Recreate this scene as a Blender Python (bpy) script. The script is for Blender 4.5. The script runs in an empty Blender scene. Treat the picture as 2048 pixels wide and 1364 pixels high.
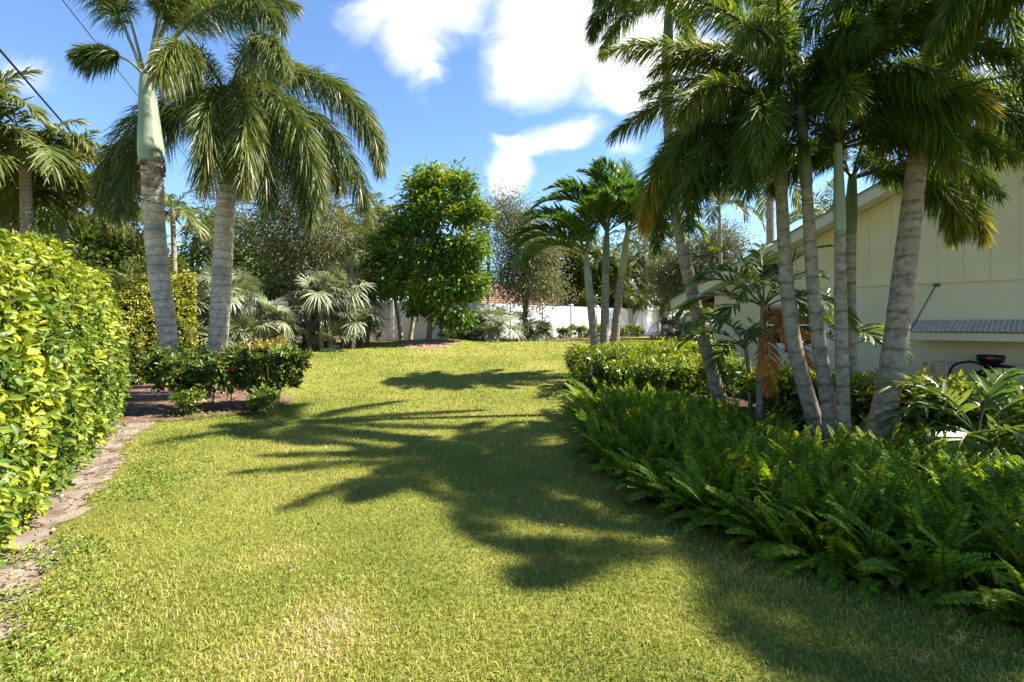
import bpy, math, random
import numpy as np
from mathutils import Vector

# ------------------------------------------------------------------ camera, sky, sun, exposure
S = bpy.context.scene
COL = S.collection
EYE, F, HY = 1.5, 1024.0, 650.0          # eye height, focal length and horizon row in photo pixels
cd = bpy.data.cameras.new('camera'); cam = bpy.data.objects.new('camera', cd); COL.objects.link(cam)
cam.location = (0, 0, EYE); cam.rotation_euler = (math.radians(90), 0, 0)
cd.sensor_width = 36; cd.lens = 18; cd.shift_y = -(682 - HY) / 2048; cd.clip_start = .05; cd.clip_end = 3000
S.camera = cam
SUN_AZ, SUN_EL = 6.0, 50.0               # degrees; azimuth measured from +X (right) towards +Y (away)
sl = bpy.data.lights.new('sun', 'SUN'); sl.energy = 4.4; sl.angle = math.radians(.9); sl.color = (1, .93, .82)
so = bpy.data.objects.new('sun', sl); COL.objects.link(so)
sd = Vector((math.cos(math.radians(SUN_EL)) * math.cos(math.radians(SUN_AZ)), math.cos(math.radians(SUN_EL)) * math.sin(math.radians(SUN_AZ)), math.sin(math.radians(SUN_EL))))
so.rotation_euler = sd.to_track_quat('Z', 'Y').to_euler(); so.location = (20, 0, 20)
S.view_settings.view_transform = 'Standard'; S.view_settings.look = 'None'
S.view_settings.gamma = 1; S.view_settings.use_curve_mapping = False; S.view_settings.exposure = 1.92
try:
    S.cycles.max_bounces = 8; S.cycles.transparent_max_bounces = 4; S.cycles.use_denoising = True
    S.cycles.transmission_bounces = 4; S.cycles.diffuse_bounces = 4; S.cycles.glossy_bounces = 2
    S.cycles.caustics_reflective = False; S.cycles.caustics_refractive = False
except Exception: pass

W = bpy.data.worlds.new('World'); S.world = W; W.use_nodes = True
def world():
    nt = W.node_tree; N = nt.nodes; Lk = nt.links; N.clear()
    out = N.new('ShaderNodeOutputWorld'); bg = N.new('ShaderNodeBackground'); bg.inputs[1].default_value = .074
    sky = N.new('ShaderNodeTexSky'); sky.sky_type = 'NISHITA'; sky.sun_disc = False
    sky.sun_elevation = math.radians(SUN_EL); sky.sun_rotation = math.radians(90 - SUN_AZ)
    sky.air_density = 1.0; sky.dust_density = .05; sky.ozone_density = 7.0; sky.altitude = 0
    tc = N.new('ShaderNodeTexCoord'); sep = N.new('ShaderNodeSeparateXYZ'); Lk.new(tc.outputs['Generated'], sep.inputs[0])
    def m(op, a, b=None, clamp=False):
        n = N.new('ShaderNodeMath'); n.operation = op; n.use_clamp = clamp
        for i, v in enumerate((a, b)):
            if v is None: continue
            if isinstance(v, (int, float)): n.inputs[i].default_value = v
            else: Lk.new(v, n.inputs[i])
        return n.outputs[0]
    yy = m('MAXIMUM', sep.outputs[1], .08)
    u = m('DIVIDE', sep.outputs[0], yy); v = m('DIVIDE', sep.outputs[2], yy)
    uv = N.new('ShaderNodeCombineXYZ'); Lk.new(u, uv.inputs[0]); Lk.new(v, uv.inputs[1])
    # domain warp
    def noise(vec, scale, detail, rough=.5, dist=0):
        n = N.new('ShaderNodeTexNoise'); n.inputs['Scale'].default_value = scale; n.inputs['Detail'].default_value = detail
        n.inputs['Roughness'].default_value = rough; n.inputs['Distortion'].default_value = dist; Lk.new(vec, n.inputs['Vector']); return n
    n1 = noise(uv.outputs[0], 3.2, 5, .55)
    vs = N.new('ShaderNodeVectorMath'); vs.operation = 'SUBTRACT'; Lk.new(n1.outputs['Color'], vs.inputs[0]); vs.inputs[1].default_value = (.5, .5, .5)
    vm = N.new('ShaderNodeVectorMath'); vm.operation = 'SCALE'; Lk.new(vs.outputs[0], vm.inputs[0]); vm.inputs['Scale'].default_value = .16
    va = N.new('ShaderNodeVectorMath'); va.operation = 'ADD'; Lk.new(uv.outputs[0], va.inputs[0]); Lk.new(vm.outputs[0], va.inputs[1])
    total = None
    # (photo px, photo py, half width, half height, tilt deg, weight)
    blobs = [(860, 10, 165, 85, 8, 1.0), (815, 80, 70, 95, 28, .85), (850, 140, 50, 38, 0, .6),
             (1190, 40, 230, 120, -8, 1.25), (1080, 125, 130, 85, 12, 1.15), (1260, 150, 150, 80, -8, 1.1), (1400, 120, 150, 80, 0, .8), (1150, -120, 260, 120, 0, 1.0),
             (1130, 278, 95, 40, 16, 1.1), (1055, 305, 85, 26, -6, 1.0), (1015, 350, 50, 58, -28, 1.05), (1165, 262, 45, 30, 0, 1.0),
             (1250, 302, 42, 24, 15, .6), (60, 150, 130, 45, -18, .32), (1990, 130, 120, 60, 15, .5),
             (-300, 60, 260, 90, 10, .9), (2350, 60, 300, 110, -5, .9), (500, -260, 300, 90, 12, .8), (1700, -300, 360, 110, -6, .9)]
    for (px, py, a, b, rot, wt) in blobs:
        mp = N.new('ShaderNodeMapping'); mp.vector_type = 'TEXTURE'
        mp.inputs['Location'].default_value = ((px - 1024) / F, (HY - py) / F, 0)
        mp.inputs['Rotation'].default_value = (0, 0, math.radians(rot)); mp.inputs['Scale'].default_value = (a / F, b / F, 1)
        Lk.new(va.outputs[0], mp.inputs[0])
        ln = N.new('ShaderNodeVectorMath'); ln.operation = 'LENGTH'; Lk.new(mp.outputs[0], ln.inputs[0])
        k = m('MULTIPLY', m('SUBTRACT', 1.25, ln.outputs['Value'], True), wt)
        total = k if total is None else m('MAXIMUM', total, k)
    st = N.new('ShaderNodeMapping'); st.inputs['Scale'].default_value = (1.0, 1.7, 1); st.inputs['Rotation'].default_value = (0, 0, -.35); Lk.new(va.outputs[0], st.inputs[0])
    n2 = noise(st.outputs[0], 7.5, 7, .56, .6)
    dens = m('ADD', total, m('MULTIPLY', m('SUBTRACT', n2.outputs['Fac'], .5), 1.1))
    rp = N.new('ShaderNodeValToRGB'); rp.color_ramp.interpolation = 'EASE'
    rp.color_ramp.elements[0].position = .06; rp.color_ramp.elements[1].position = .98
    Lk.new(dens, rp.inputs[0])
    fac = m('MULTIPLY', rp.outputs[0], m('GREATER_THAN', sep.outputs[1], .08), True)
    n3 = noise(va.outputs[0], 5, 4)
    cr = N.new('ShaderNodeValToRGB'); cr.color_ramp.elements[0].color = (4.3, 4.6, 5.3, 1); cr.color_ramp.elements[1].color = (5.6, 5.6, 5.7, 1)
    cr.color_ramp.elements[0].position = .35; cr.color_ramp.elements[1].position = .6; Lk.new(n3.outputs['Fac'], cr.inputs[0])
    mx = N.new('ShaderNodeMix'); mx.data_type = 'RGBA'; Lk.new(fac, mx.inputs[0])
    Lk.new(sky.outputs[0], mx.inputs[6]); Lk.new(cr.outputs[0], mx.inputs[7])
    Lk.new(mx.outputs[2], bg.inputs[0]); Lk.new(bg.outputs[0], out.inputs[0])
world()

# ------------------------------------------------------------------ helpers
R = np.random.default_rng(7)
def terr(x, y):
    x = np.asarray(x, float); y = np.asarray(y, float)
    t = np.clip((y - 7) / 17.0, 0, 1); z = .77 * t * t * (3 - 2 * t)
    m = np.exp(-(((x + 3.3) / 1.9) ** 2 + ((y - 20.8) / 1.7) ** 2)) * .2      # planting mound under the broadleaf tree
    return z + m + .012 * np.sin(x * .9 + 1.3) * np.cos(y * .7)
def T(x, y): return float(terr(x, y))
def P(px, py, d): return np.array([(px - 1024) / F * d, d, EYE - (py - HY) / F * d])
def G(px, d): x = (px - 1024) / F * d; return np.array([x, d, T(x, d)])

def nrm(a): return a / np.maximum(np.linalg.norm(a, axis=-1, keepdims=True), 1e-9)
class MB:
    def __init__(s): s.V = []; s.F3 = []; s.F4 = []; s.A = []; s.n = 0
    def add(s, V, F3=None, F4=None, var=0.0):
        V = np.asarray(V, float).reshape(-1, 3)
        if F3 is not None and len(F3): s.F3.append(np.asarray(F3, int).reshape(-1, 3) + s.n)
        if F4 is not None and len(F4): s.F4.append(np.asarray(F4, int).reshape(-1, 4) + s.n)
        s.V.append(V); s.A.append(np.broadcast_to(np.asarray(var, float), (len(V),))); s.n += len(V)
        return s
    def mesh(s, name, mat, smooth=True):
        V = np.concatenate(s.V); A = np.concatenate(s.A)
        F3 = np.concatenate(s.F3) if s.F3 else np.zeros((0, 3), int); F4 = np.concatenate(s.F4) if s.F4 else np.zeros((0, 4), int)
        me = bpy.data.meshes.new(name)
        me.vertices.add(len(V)); me.vertices.foreach_set('co', V.astype(np.float32).ravel())
        nl = F3.size + F4.size; npoly = len(F3) + len(F4)
        me.loops.add(nl); me.loops.foreach_set('vertex_index', np.concatenate([F3.ravel(), F4.ravel()]).astype(np.int32))
        me.polygons.add(npoly)
        ls = np.concatenate([np.arange(len(F3)) * 3, F3.size + np.arange(len(F4)) * 4]).astype(np.int32)
        me.polygons.foreach_set('loop_start', ls)
        me.polygons.foreach_set('use_smooth', np.full(npoly, bool(smooth)))
        me.update(calc_edges=True); me.validate()
        at = me.attributes.new('var', 'FLOAT', 'POINT'); at.data.foreach_set('value', A.astype(np.float32))
        if mat: me.materials.append(mat)
        return me
    def build(s, name, mat, parent=None, smooth=False, loc=None):
        return obj(name, s.mesh(name, mat, smooth), parent, loc)
def obj(name, me, parent=None, loc=None, rot=None, scale=None):
    o = bpy.data.objects.new(name, me); COL.objects.link(o)
    if parent: o.parent = parent
    if loc is not None: o.location = loc
    if rot is not None: o.rotation_euler = rot
    if scale is not None: o.scale = (scale,) * 3 if np.isscalar(scale) else scale
    return o
def tag(o, label, cat, group=None):
    o['label'] = label; o['category'] = cat
    if group: o['group'] = group
    return o
def thing(name, label, cat, loc=(0, 0, 0), group=None, rz=0):
    o = obj(name, None, None, loc, (0, 0, rz)); o.empty_display_size = .2
    return tag(o, label, cat, group)
def struct(o): o['kind'] = 'structure'; return o
def stuff(o): o['kind'] = 'stuff'; return o

def box(mb, c, s, rz=0, var=0.0):
    c = np.array(c, float); h = np.array(s, float) / 2
    v = np.array([[x, y, z] for x in (-1, 1) for y in (-1, 1) for z in (-1, 1)], float) * h
    if rz:
        ca, sa = math.cos(rz), math.sin(rz); v = v @ np.array([[ca, sa, 0], [-sa, ca, 0], [0, 0, 1]])
    return mb.add(v + c, F4=[[0, 1, 3, 2], [4, 6, 7, 5], [0, 4, 5, 1], [2, 3, 7, 6], [0, 2, 6, 4], [1, 5, 7, 3]], var=var)
def bevbox(mb, c, s, b=.01, rz=0, var=0.0):
    """box with bevelled vertical edges and top"""
    hx, hy, hz = np.array(s) / 2
    ring = lambda i, z: [[hx - i - b, -hy + i, z], [hx - i, -hy + i + b, z], [hx - i, hy - i - b, z], [hx - i - b, hy - i, z], [-hx + i + b, hy - i, z], [-hx + i, hy - i - b, z], [-hx + i, -hy + i + b, z], [-hx + i + b, -hy + i, z]]
    V = np.array(ring(0, -hz) + ring(0, hz - b) + ring(b, hz))
    if rz:
        ca, sa = math.cos(rz), math.sin(rz); V = V @ np.array([[ca, sa, 0], [-sa, ca, 0], [0, 0, 1]])
    F4 = [[k * 8 + i, k * 8 + (i + 1) % 8, k * 8 + 8 + (i + 1) % 8, k * 8 + 8 + i] for k in range(2) for i in range(8)]
    F3 = [[16, 16 + i, 17 + i] for i in range(1, 7)] + [[0, i + 1, i] for i in range(1, 7)]
    return mb.add(V + np.array(c, float), F3=F3, F4=F4, var=var)
def tube(mb, path, rad, k=8, var=0.0, cap=True):
    path = np.asarray(path, float); n = len(path); rad = np.broadcast_to(np.asarray(rad, float), (n,))
    t = nrm(np.gradient(path, axis=0)); ref = np.array([0, 1, 0.01]) if abs(t[0][1]) < .9 else np.array([1, 0, .01])
    a = nrm(np.cross(t, ref)); b = np.cross(t, a)
    th = np.arange(k) * 2 * math.pi / k
    V = path[:, None] + rad[:, None, None] * (np.cos(th)[None, :, None] * a[:, None] + np.sin(th)[None, :, None] * b[:, None])
    i = np.arange(n - 1)[:, None] * k; j = np.arange(k)[None]; j2 = (j + 1) % k
    F4 = np.stack([i + j, i + j2, i + k + j2, i + k + j], -1).reshape(-1, 4)
    F3 = [[0, q + 1, q] for q in range(1, k - 1)] + [[(n - 1) * k, (n - 1) * k + q, (n - 1) * k + q + 1] for q in range(1, k - 1)] if cap else None
    vv = np.broadcast_to(np.asarray(var, float), (n,)) if np.ndim(var) else np.full(n, var)
    return mb.add(V.reshape(-1, 3), F3=F3, F4=F4, var=np.repeat(vv, k))
def lathe(mb, prof, k=20, c=(0, 0, 0), var=0.0):
    p = np.array([[0, 0, z] for r, z in prof], float) + np.array(c)
    # direct rings (vertical axis)
    th = np.arange(k) * 2 * math.pi / k; r = np.array([q[0] for q in prof])
    V = p[:, None] + r[:, None, None] * np.stack([np.cos(th), np.sin(th), np.zeros(k)], -1)[None]
    n = len(prof); i = np.arange(n - 1)[:, None] * k; j = np.arange(k)[None]; j2 = (j + 1) % k
    F4 = np.stack([i + j, i + j2, i + k + j2, i + k + j], -1).reshape(-1, 4)
    return mb.add(V.reshape(-1, 3), F4=F4, var=var)
def spline(pts, n):
    pts = np.asarray(pts, float); m = len(pts); u = np.linspace(0, m - 1, n); out = []
    for q in u:
        i = min(int(q), m - 2); f = q - i
        p0, p1, p2, p3 = pts[max(i - 1, 0)], pts[i], pts[i + 1], pts[min(i + 2, m - 1)]
        out.append(.5 * ((2 * p1) + (-p0 + p2) * f + (2 * p0 - 5 * p1 + 4 * p2 - p3) * f * f + (-p0 + 3 * p1 - 3 * p2 + p3) * f ** 3))
    return np.array(out)
def inpoly(x, y, poly):
    x = np.asarray(x); y = np.asarray(y); c = np.zeros(x.shape, bool); n = len(poly)
    for i in range(n):
        x1, y1 = poly[i]; x2, y2 = poly[(i + 1) % n]
        if y1 == y2: continue
        k = ((y1 > y) != (y2 > y)) & (x < (x2 - x1) * (y - y1) / (y2 - y1) + x1); c ^= k
    return c
def vnoise(x, y, s, seed=0):
    """smooth value noise"""
    x = np.asarray(x) * s + 100.3; y = np.asarray(y) * s + 57.1
    xi = np.floor(x).astype(int); yi = np.floor(y).astype(int); fx = x - xi; fy = y - yi
    h = lambda a, b: (np.sin(a * 127.1 + b * 311.7 + seed * 17.3) * 43758.5453) % 1.0
    fx = fx * fx * (3 - 2 * fx); fy = fy * fy * (3 - 2 * fy)
    return (h(xi, yi) * (1 - fx) + h(xi + 1, yi) * fx) * (1 - fy) + (h(xi, yi + 1) * (1 - fx) + h(xi + 1, yi + 1) * fx) * fy

# ------------------------------------------------------------------ materials
def newmat(name):
    m = bpy.data.materials.new(name); m.use_nodes = True; nt = m.node_tree; nt.nodes.clear()
    o = nt.nodes.new('ShaderNodeOutputMaterial'); b = nt.nodes.new('ShaderNodeBsdfPrincipled'); nt.links.new(b.outputs[0], o.inputs[0])
    return m, nt, b, o
def ramp(nt, cols, src):
    r = nt.nodes.new('ShaderNodeValToRGB'); e = r.color_ramp.elements
    while len(e) < len(cols): e.new(.5)
    for i, (p, c) in enumerate(cols): e[i].position = p; e[i].color = (*c, 1)
    nt.links.new(src, r.inputs[0]); return r.outputs[0]
def leafmat(name, cols, stem=(.12, .11, .05), rough=.42, tr=.3, spec=.4, jit=.25, trc=None):
    m, nt, b, o = newmat(name); N, L = nt.nodes, nt.links
    at = N.new('ShaderNodeAttribute'); at.attribute_name = 'var'
    oi = N.new('ShaderNodeObjectInfo')
    ma = N.new('ShaderNodeMath'); ma.operation = 'MULTIPLY_ADD'; L.new(oi.outputs['Random'], ma.inputs[0]); ma.inputs[1].default_value = jit; ma.inputs[2].default_value = -jit / 2
    ad = N.new('ShaderNodeMath'); ad.operation = 'ADD'; L.new(ma.outputs[0], ad.inputs[0]); L.new(at.outputs['Fac'], ad.inputs[1])
    c = ramp(nt, cols, ad.outputs[0])
    lt = N.new('ShaderNodeMath'); lt.operation = 'LESS_THAN'; L.new(at.outputs['Fac'], lt.inputs[0]); lt.inputs[1].default_value = -.5
    mx = N.new('ShaderNodeMix'); mx.data_type = 'RGBA'; L.new(lt.outputs[0], mx.inputs[0]); L.new(c, mx.inputs[6]); mx.inputs[7].default_value = (*stem, 1)
    L.new(mx.outputs[2], b.inputs['Base Color']); b.inputs['Roughness'].default_value = rough; b.inputs['Specular IOR Level'].default_value = spec
    t = N.new('ShaderNodeBsdfTranslucent'); hs = N.new('ShaderNodeMix'); hs.data_type = 'RGBA'; hs.blend_type = 'MULTIPLY'; hs.inputs[0].default_value = 1
    L.new(mx.outputs[2], hs.inputs[6]); hs.inputs[7].default_value = (*(trc or (1.5, 1.35, .55)), 1); L.new(hs.outputs[2], t.inputs[0])
    ms = N.new('ShaderNodeMixShader'); ms.inputs[0].default_value = tr; L.new(b.outputs[0], ms.inputs[1]); L.new(t.outputs[0], ms.inputs[2]); L.new(ms.outputs[0], o.inputs[0])
    return m
def plain(name, col, rough=.6, spec=.3, var=.15, scale=8, bump=.0, metal=0, detail=5, bscale=None, col2=None):
    m, nt, b, o = newmat(name); N, L = nt.nodes, nt.links
    tc = N.new('ShaderNodeTexCoord'); n = N.new('ShaderNodeTexNoise'); n.inputs['Scale'].default_value = scale; n.inputs['Detail'].default_value = detail
    L.new(tc.outputs['Object'], n.inputs['Vector'])
    lo = col2 or tuple(max(0, x * (1 - var)) for x in col); hi = tuple(min(1, x * (1 + var)) for x in col)
    L.new(ramp(nt, [(.3, lo), (.7, hi)], n.outputs['Fac']), b.inputs['Base Color'])
    b.inputs['Roughness'].default_value = rough; b.inputs['Specular IOR Level'].default_value = spec; b.inputs['Metallic'].default_value = metal
    if bump:
        n2 = N.new('ShaderNodeTexNoise'); n2.inputs['Scale'].default_value = bscale or scale * 6; n2.inputs['Detail'].default_value = 4; L.new(tc.outputs['Object'], n2.inputs['Vector'])
        bp = N.new('ShaderNodeBump'); bp.inputs['Strength'].default_value = bump; bp.inputs['Distance'].default_value = .02
        L.new(n2.outputs['Fac'], bp.inputs['Height']); L.new(bp.outputs[0], b.inputs['Normal'])
    return m
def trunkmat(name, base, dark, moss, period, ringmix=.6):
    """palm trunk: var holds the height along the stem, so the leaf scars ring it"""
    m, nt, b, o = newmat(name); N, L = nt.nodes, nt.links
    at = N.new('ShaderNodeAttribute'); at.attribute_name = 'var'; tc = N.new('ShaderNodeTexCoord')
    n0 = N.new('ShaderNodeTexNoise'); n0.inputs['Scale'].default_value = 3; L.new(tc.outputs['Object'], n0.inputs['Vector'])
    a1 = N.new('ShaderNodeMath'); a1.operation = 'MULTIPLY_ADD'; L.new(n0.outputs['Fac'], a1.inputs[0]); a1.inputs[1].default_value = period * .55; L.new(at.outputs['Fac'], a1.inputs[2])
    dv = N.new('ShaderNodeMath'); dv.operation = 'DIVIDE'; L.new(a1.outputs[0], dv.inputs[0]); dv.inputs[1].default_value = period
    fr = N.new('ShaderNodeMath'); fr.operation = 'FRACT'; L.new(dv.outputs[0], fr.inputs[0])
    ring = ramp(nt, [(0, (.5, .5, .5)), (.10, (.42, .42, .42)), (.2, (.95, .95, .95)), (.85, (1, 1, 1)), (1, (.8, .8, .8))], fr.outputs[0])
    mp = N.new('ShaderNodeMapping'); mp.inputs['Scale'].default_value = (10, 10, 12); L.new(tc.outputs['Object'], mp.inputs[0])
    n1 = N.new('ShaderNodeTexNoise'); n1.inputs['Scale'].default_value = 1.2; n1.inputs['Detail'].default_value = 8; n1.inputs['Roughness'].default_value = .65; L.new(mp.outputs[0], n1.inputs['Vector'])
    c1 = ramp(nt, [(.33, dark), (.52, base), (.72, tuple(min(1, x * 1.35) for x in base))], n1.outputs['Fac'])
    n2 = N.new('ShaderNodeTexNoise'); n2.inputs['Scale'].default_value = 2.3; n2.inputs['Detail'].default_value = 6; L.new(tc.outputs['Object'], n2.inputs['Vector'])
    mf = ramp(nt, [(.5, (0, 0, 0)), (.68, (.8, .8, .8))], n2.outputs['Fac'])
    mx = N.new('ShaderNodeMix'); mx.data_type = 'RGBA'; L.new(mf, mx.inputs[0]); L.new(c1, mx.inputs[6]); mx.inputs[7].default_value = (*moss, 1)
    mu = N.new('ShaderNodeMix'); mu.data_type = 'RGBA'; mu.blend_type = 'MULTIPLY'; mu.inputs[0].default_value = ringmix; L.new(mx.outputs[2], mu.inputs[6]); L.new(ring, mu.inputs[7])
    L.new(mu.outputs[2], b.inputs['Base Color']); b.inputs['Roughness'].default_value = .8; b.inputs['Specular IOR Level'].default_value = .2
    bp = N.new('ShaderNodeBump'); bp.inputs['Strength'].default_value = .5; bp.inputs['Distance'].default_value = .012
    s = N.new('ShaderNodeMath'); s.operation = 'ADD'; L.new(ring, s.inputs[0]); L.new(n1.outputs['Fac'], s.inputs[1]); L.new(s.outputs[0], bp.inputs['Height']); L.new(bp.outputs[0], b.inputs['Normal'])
    return m

M = {}
M['foxtail'] = leafmat('foxtail_leaf', [(0.000, (0.0315, 0.0551, 0.011)), (0.450, (0.07875, 0.1232, 0.0176)), (0.800, (0.1663, 0.1812, 0.0242)), (1.000, (0.3325, 0.203, 0.033))], (.22, .24, .11), .42, .3, .4)
M['foxtail_dark'] = leafmat('foxtail_leaf_dark', [(0.000, (0.03708, 0.07214, 0.0108)), (0.500, (0.08032, 0.1397, 0.01512)), (0.850, (0.1854, 0.2254, 0.0216)), (1.000, (0.4943, 0.2705, 0.0216))], (.12, .15, .06), .45, .48, .3)
M['adonidia'] = leafmat('christmas_palm_leaf', [(0.000, (0.039, 0.0891, 0.0132)), (0.500, (0.078, 0.1702, 0.0176)), (1.000, (0.195, 0.2592, 0.0275))], (.20, .24, .07), .36, .32, .5)
M['bgpalm'] = leafmat('far_palm_leaf', [(0.000, (0.042, 0.06728, 0.0132)), (0.500, (0.1008, 0.142, 0.022)), (0.850, (0.2184, 0.1943, 0.033)), (1.000, (0.3696, 0.2242, 0.055))], (.22, .20, .08), .45, .3, .4)
M['areca'] = leafmat('areca_leaf', [(0.000, (0.026, 0.048, 0.012)), (0.500, (0.065, 0.102, 0.018)), (1.000, (0.195, 0.18, 0.03))], (.26, .22, .06), .42, .3, .4)
M['young'] = leafmat('young_palm_leaf', [(0.000, (0.03795, 0.08167, 0.0132)), (0.500, (0.08625, 0.1633, 0.0198)), (1.000, (0.2415, 0.297, 0.033))], (.16, .2, .05), .34, .36, .5)
M['young_pale'] = leafmat('young_palm_pale_leaf', [(0, (.06, .10, .03)), (.5, (.11, .16, .05)), (1, (.22, .26, .09))], (.16, .2, .05), .34, .3, .5)
M['dead'] = leafmat('dead_orange_frond', [(0.000, (0.216, 0.063, 0.0156)), (0.500, (0.486, 0.182, 0.026)), (1.000, (0.6, 0.364, 0.0455))], (.3, .14, .03), .6, .3, .25, trc=(1.2, .9, .4))
M['deadbrown'] = leafmat('dead_brown_frond', [(0, (.06, .02, .012)), (.5, (.12, .045, .02)), (1, (.22, .10, .05))], (.12, .05, .03), .7, .15, .2, trc=(1.1, .8, .5))
M['silver'] = leafmat('silver_palmetto_leaf', [(0.000, (0.09516, 0.1276, 0.07084)), (0.500, (0.2062, 0.24, 0.1352)), (1.000, (0.4282, 0.435, 0.2318))], (.16, .16, .09), .4, .14, .45, trc=(1.2, 1.2, .8))
M['green_fan'] = leafmat('green_fan_leaf', [(0.000, (0.039, 0.06875, 0.0275)), (0.500, (0.091, 0.1313, 0.044)), (1.000, (0.195, 0.225, 0.066))], (.14, .14, .06), .4, .2, .45)
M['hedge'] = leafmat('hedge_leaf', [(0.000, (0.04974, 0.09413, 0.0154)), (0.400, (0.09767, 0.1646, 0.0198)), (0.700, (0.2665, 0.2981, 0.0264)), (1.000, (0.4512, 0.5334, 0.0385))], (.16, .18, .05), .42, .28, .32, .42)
M['hedge2'] = leafmat('clipped_hedge_leaf', [(0.000, (0.054, 0.09, 0.0132)), (0.500, (0.144, 0.195, 0.022)), (1.000, (0.396, 0.36, 0.033))], (.1, .09, .04), .4, .25, .4)
M['core'] = plain('hedge_dark_core', (.022, .026, .010), .95, .05, .4, 14, .5)  # near-black fill of the solid hedge core, inner shade held in its colour
M['fern'] = leafmat('fern_leaf', [(0.000, (0.06196, 0.1151, 0.009293)), (0.500, (0.155, 0.2647, 0.01626)), (0.800, (0.2926, 0.3912, 0.02555)), (1.000, (0.5851, 0.4372, 0.04646))], (.09, .11, .03), .6, .48, .15)
M['lowshrub'] = leafmat('low_shrub_leaf', [(0.000, (0.0368, 0.077, 0.011)), (0.500, (0.092, 0.1617, 0.0176)), (1.000, (0.3312, 0.3696, 0.033))], (.08, .06, .03), .38, .3, .45)
M['ixora'] = leafmat('copper_tip_shrub_leaf', [(0, (.03, .06, .014)), (.4, (.07, .13, .02)), (.7, (.20, .22, .035)), (1, (.36, .24, .05))], (.12, .08, .04), .4, .28, .35, .15)
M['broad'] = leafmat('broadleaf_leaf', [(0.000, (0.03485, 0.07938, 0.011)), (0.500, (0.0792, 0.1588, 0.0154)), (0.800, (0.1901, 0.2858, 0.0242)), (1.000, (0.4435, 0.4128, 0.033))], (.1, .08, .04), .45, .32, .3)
M['olive'] = leafmat('grey_green_leaf', [(0.000, (0.09172, 0.1043, 0.0429)), (0.500, (0.2017, 0.2087, 0.0858)), (1.000, (0.4036, 0.3825, 0.1573))], (.12, .1, .07), .5, .22, .35, trc=(1.2, 1.15, .7))
M['dense'] = leafmat('dense_tree_leaf', [(0.000, (0.0336, 0.0598, 0.011)), (0.500, (0.1008, 0.1495, 0.0198)), (1.000, (0.252, 0.2691, 0.033))], (.08, .06, .03), .5, .25, .35)
M['bed'] = leafmat('bedding_leaf', [(0, (.06, .10, .02)), (.5, (.14, .20, .04)), (1, (.30, .32, .08))], (.1, .1, .04), .45, .25, .35)
M['grass'] = leafmat('grass_blade', [(0.000, (0.1009, 0.1559, 0.02998)), (0.350, (0.2119, 0.2659, 0.04496)), (0.650, (0.3733, 0.3668, 0.06995)), (0.850, (0.57, 0.4584, 0.1874)), (1.000, (0.57, 0.4584, 0.2999))], (.2, .2, .05), .5, .28, .3, 0, trc=(1.3, 1.25, .6))
M['weed'] = leafmat('weed_leaf', [(0.000, (0.065, 0.12, 0.0154)), (0.500, (0.13, 0.204, 0.0242)), (1.000, (0.26, 0.312, 0.044))], (.1, .1, .03), .45, .25, .4)
M['chips'] = leafmat('litter', [(0, (.06, .03, .02)), (.4, (.18, .10, .06)), (.75, (.34, .22, .14)), (1, (.50, .38, .24))], (.1, .1, .03), .9, 0, .1)
M['flower'] = plain('red_petal', (.75, .06, .02), .5, .3, .1, 30)
M['shaft'] = None
M['trunk_a'] = trunkmat('foxtail_trunk', (.52, .43, .345), (.29, .225, .18), (.24, .24, .19), .17)
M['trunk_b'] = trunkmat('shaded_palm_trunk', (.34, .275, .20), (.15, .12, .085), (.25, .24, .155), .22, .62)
M['trunk_c'] = trunkmat('slim_palm_trunk', (.33, .26, .19), (.19, .14, .10), (.30, .27, .2), .12)
M['husk'] = plain('torn_husk', (.30, .20, .14), .9, .1, .6, 7, .6, col2=(.09, .05, .032))
M['bark'] = plain('bark', (.20, .155, .11), .9, .1, .4, 9, .7)
M['bark_pale'] = plain('pale_bark', (.34, .29, .23), .85, .1, .3, 9, .5)
M['twig'] = plain('twig_bark', (.19, .13, .085), .85, .15, .3, 20, .3)
def shaftmat(name, base, hi):
    m, nt, b, o = newmat(name); N, L = nt.nodes, nt.links
    tc = N.new('ShaderNodeTexCoord'); mp = N.new('ShaderNodeMapping'); mp.inputs['Scale'].default_value = (16, 16, .8); L.new(tc.outputs['Object'], mp.inputs[0])
    n = N.new('ShaderNodeTexNoise'); n.inputs['Scale'].default_value = 1; n.inputs['Detail'].default_value = 6; L.new(mp.outputs[0], n.inputs['Vector'])
    n2 = N.new('ShaderNodeTexNoise'); n2.inputs['Scale'].default_value = 3; n2.inputs['Detail'].default_value = 4; L.new(tc.outputs['Object'], n2.inputs['Vector'])
    a = N.new('ShaderNodeMath'); a.operation = 'ADD'; L.new(n.outputs['Fac'], a.inputs[0]); L.new(n2.outputs['Fac'], a.inputs[1])
    h = N.new('ShaderNodeMath'); h.operation = 'MULTIPLY'; L.new(a.outputs[0], h.inputs[0]); h.inputs[1].default_value = .5
    L.new(ramp(nt, [(.3, base), (.55, hi), (.78, tuple(x * 1.3 for x in hi))], h.outputs[0]), b.inputs['Base Color']); b.inputs['Roughness'].default_value = .5; b.inputs['Specular IOR Level'].default_value = .3
    return m
M['shaft'] = shaftmat('crownshaft_waxy', (.15, .19, .12), (.25, .30, .20))
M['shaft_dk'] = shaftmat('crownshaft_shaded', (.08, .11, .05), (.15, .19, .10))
M['shaft_yl'] = shaftmat('crownshaft_yellow', (.26, .24, .07), (.40, .34, .13))
M['soil'] = plain('sandy_soil', (.23, .185, .145), .95, .05, .45, 4, .8, col2=(.10, .078, .058), detail=9, bscale=60)
M['ringsoil'] = plain('ring_mulch', (.26, .17, .11), .95, .05, .5, 4, .9, detail=9, bscale=50)
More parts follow.
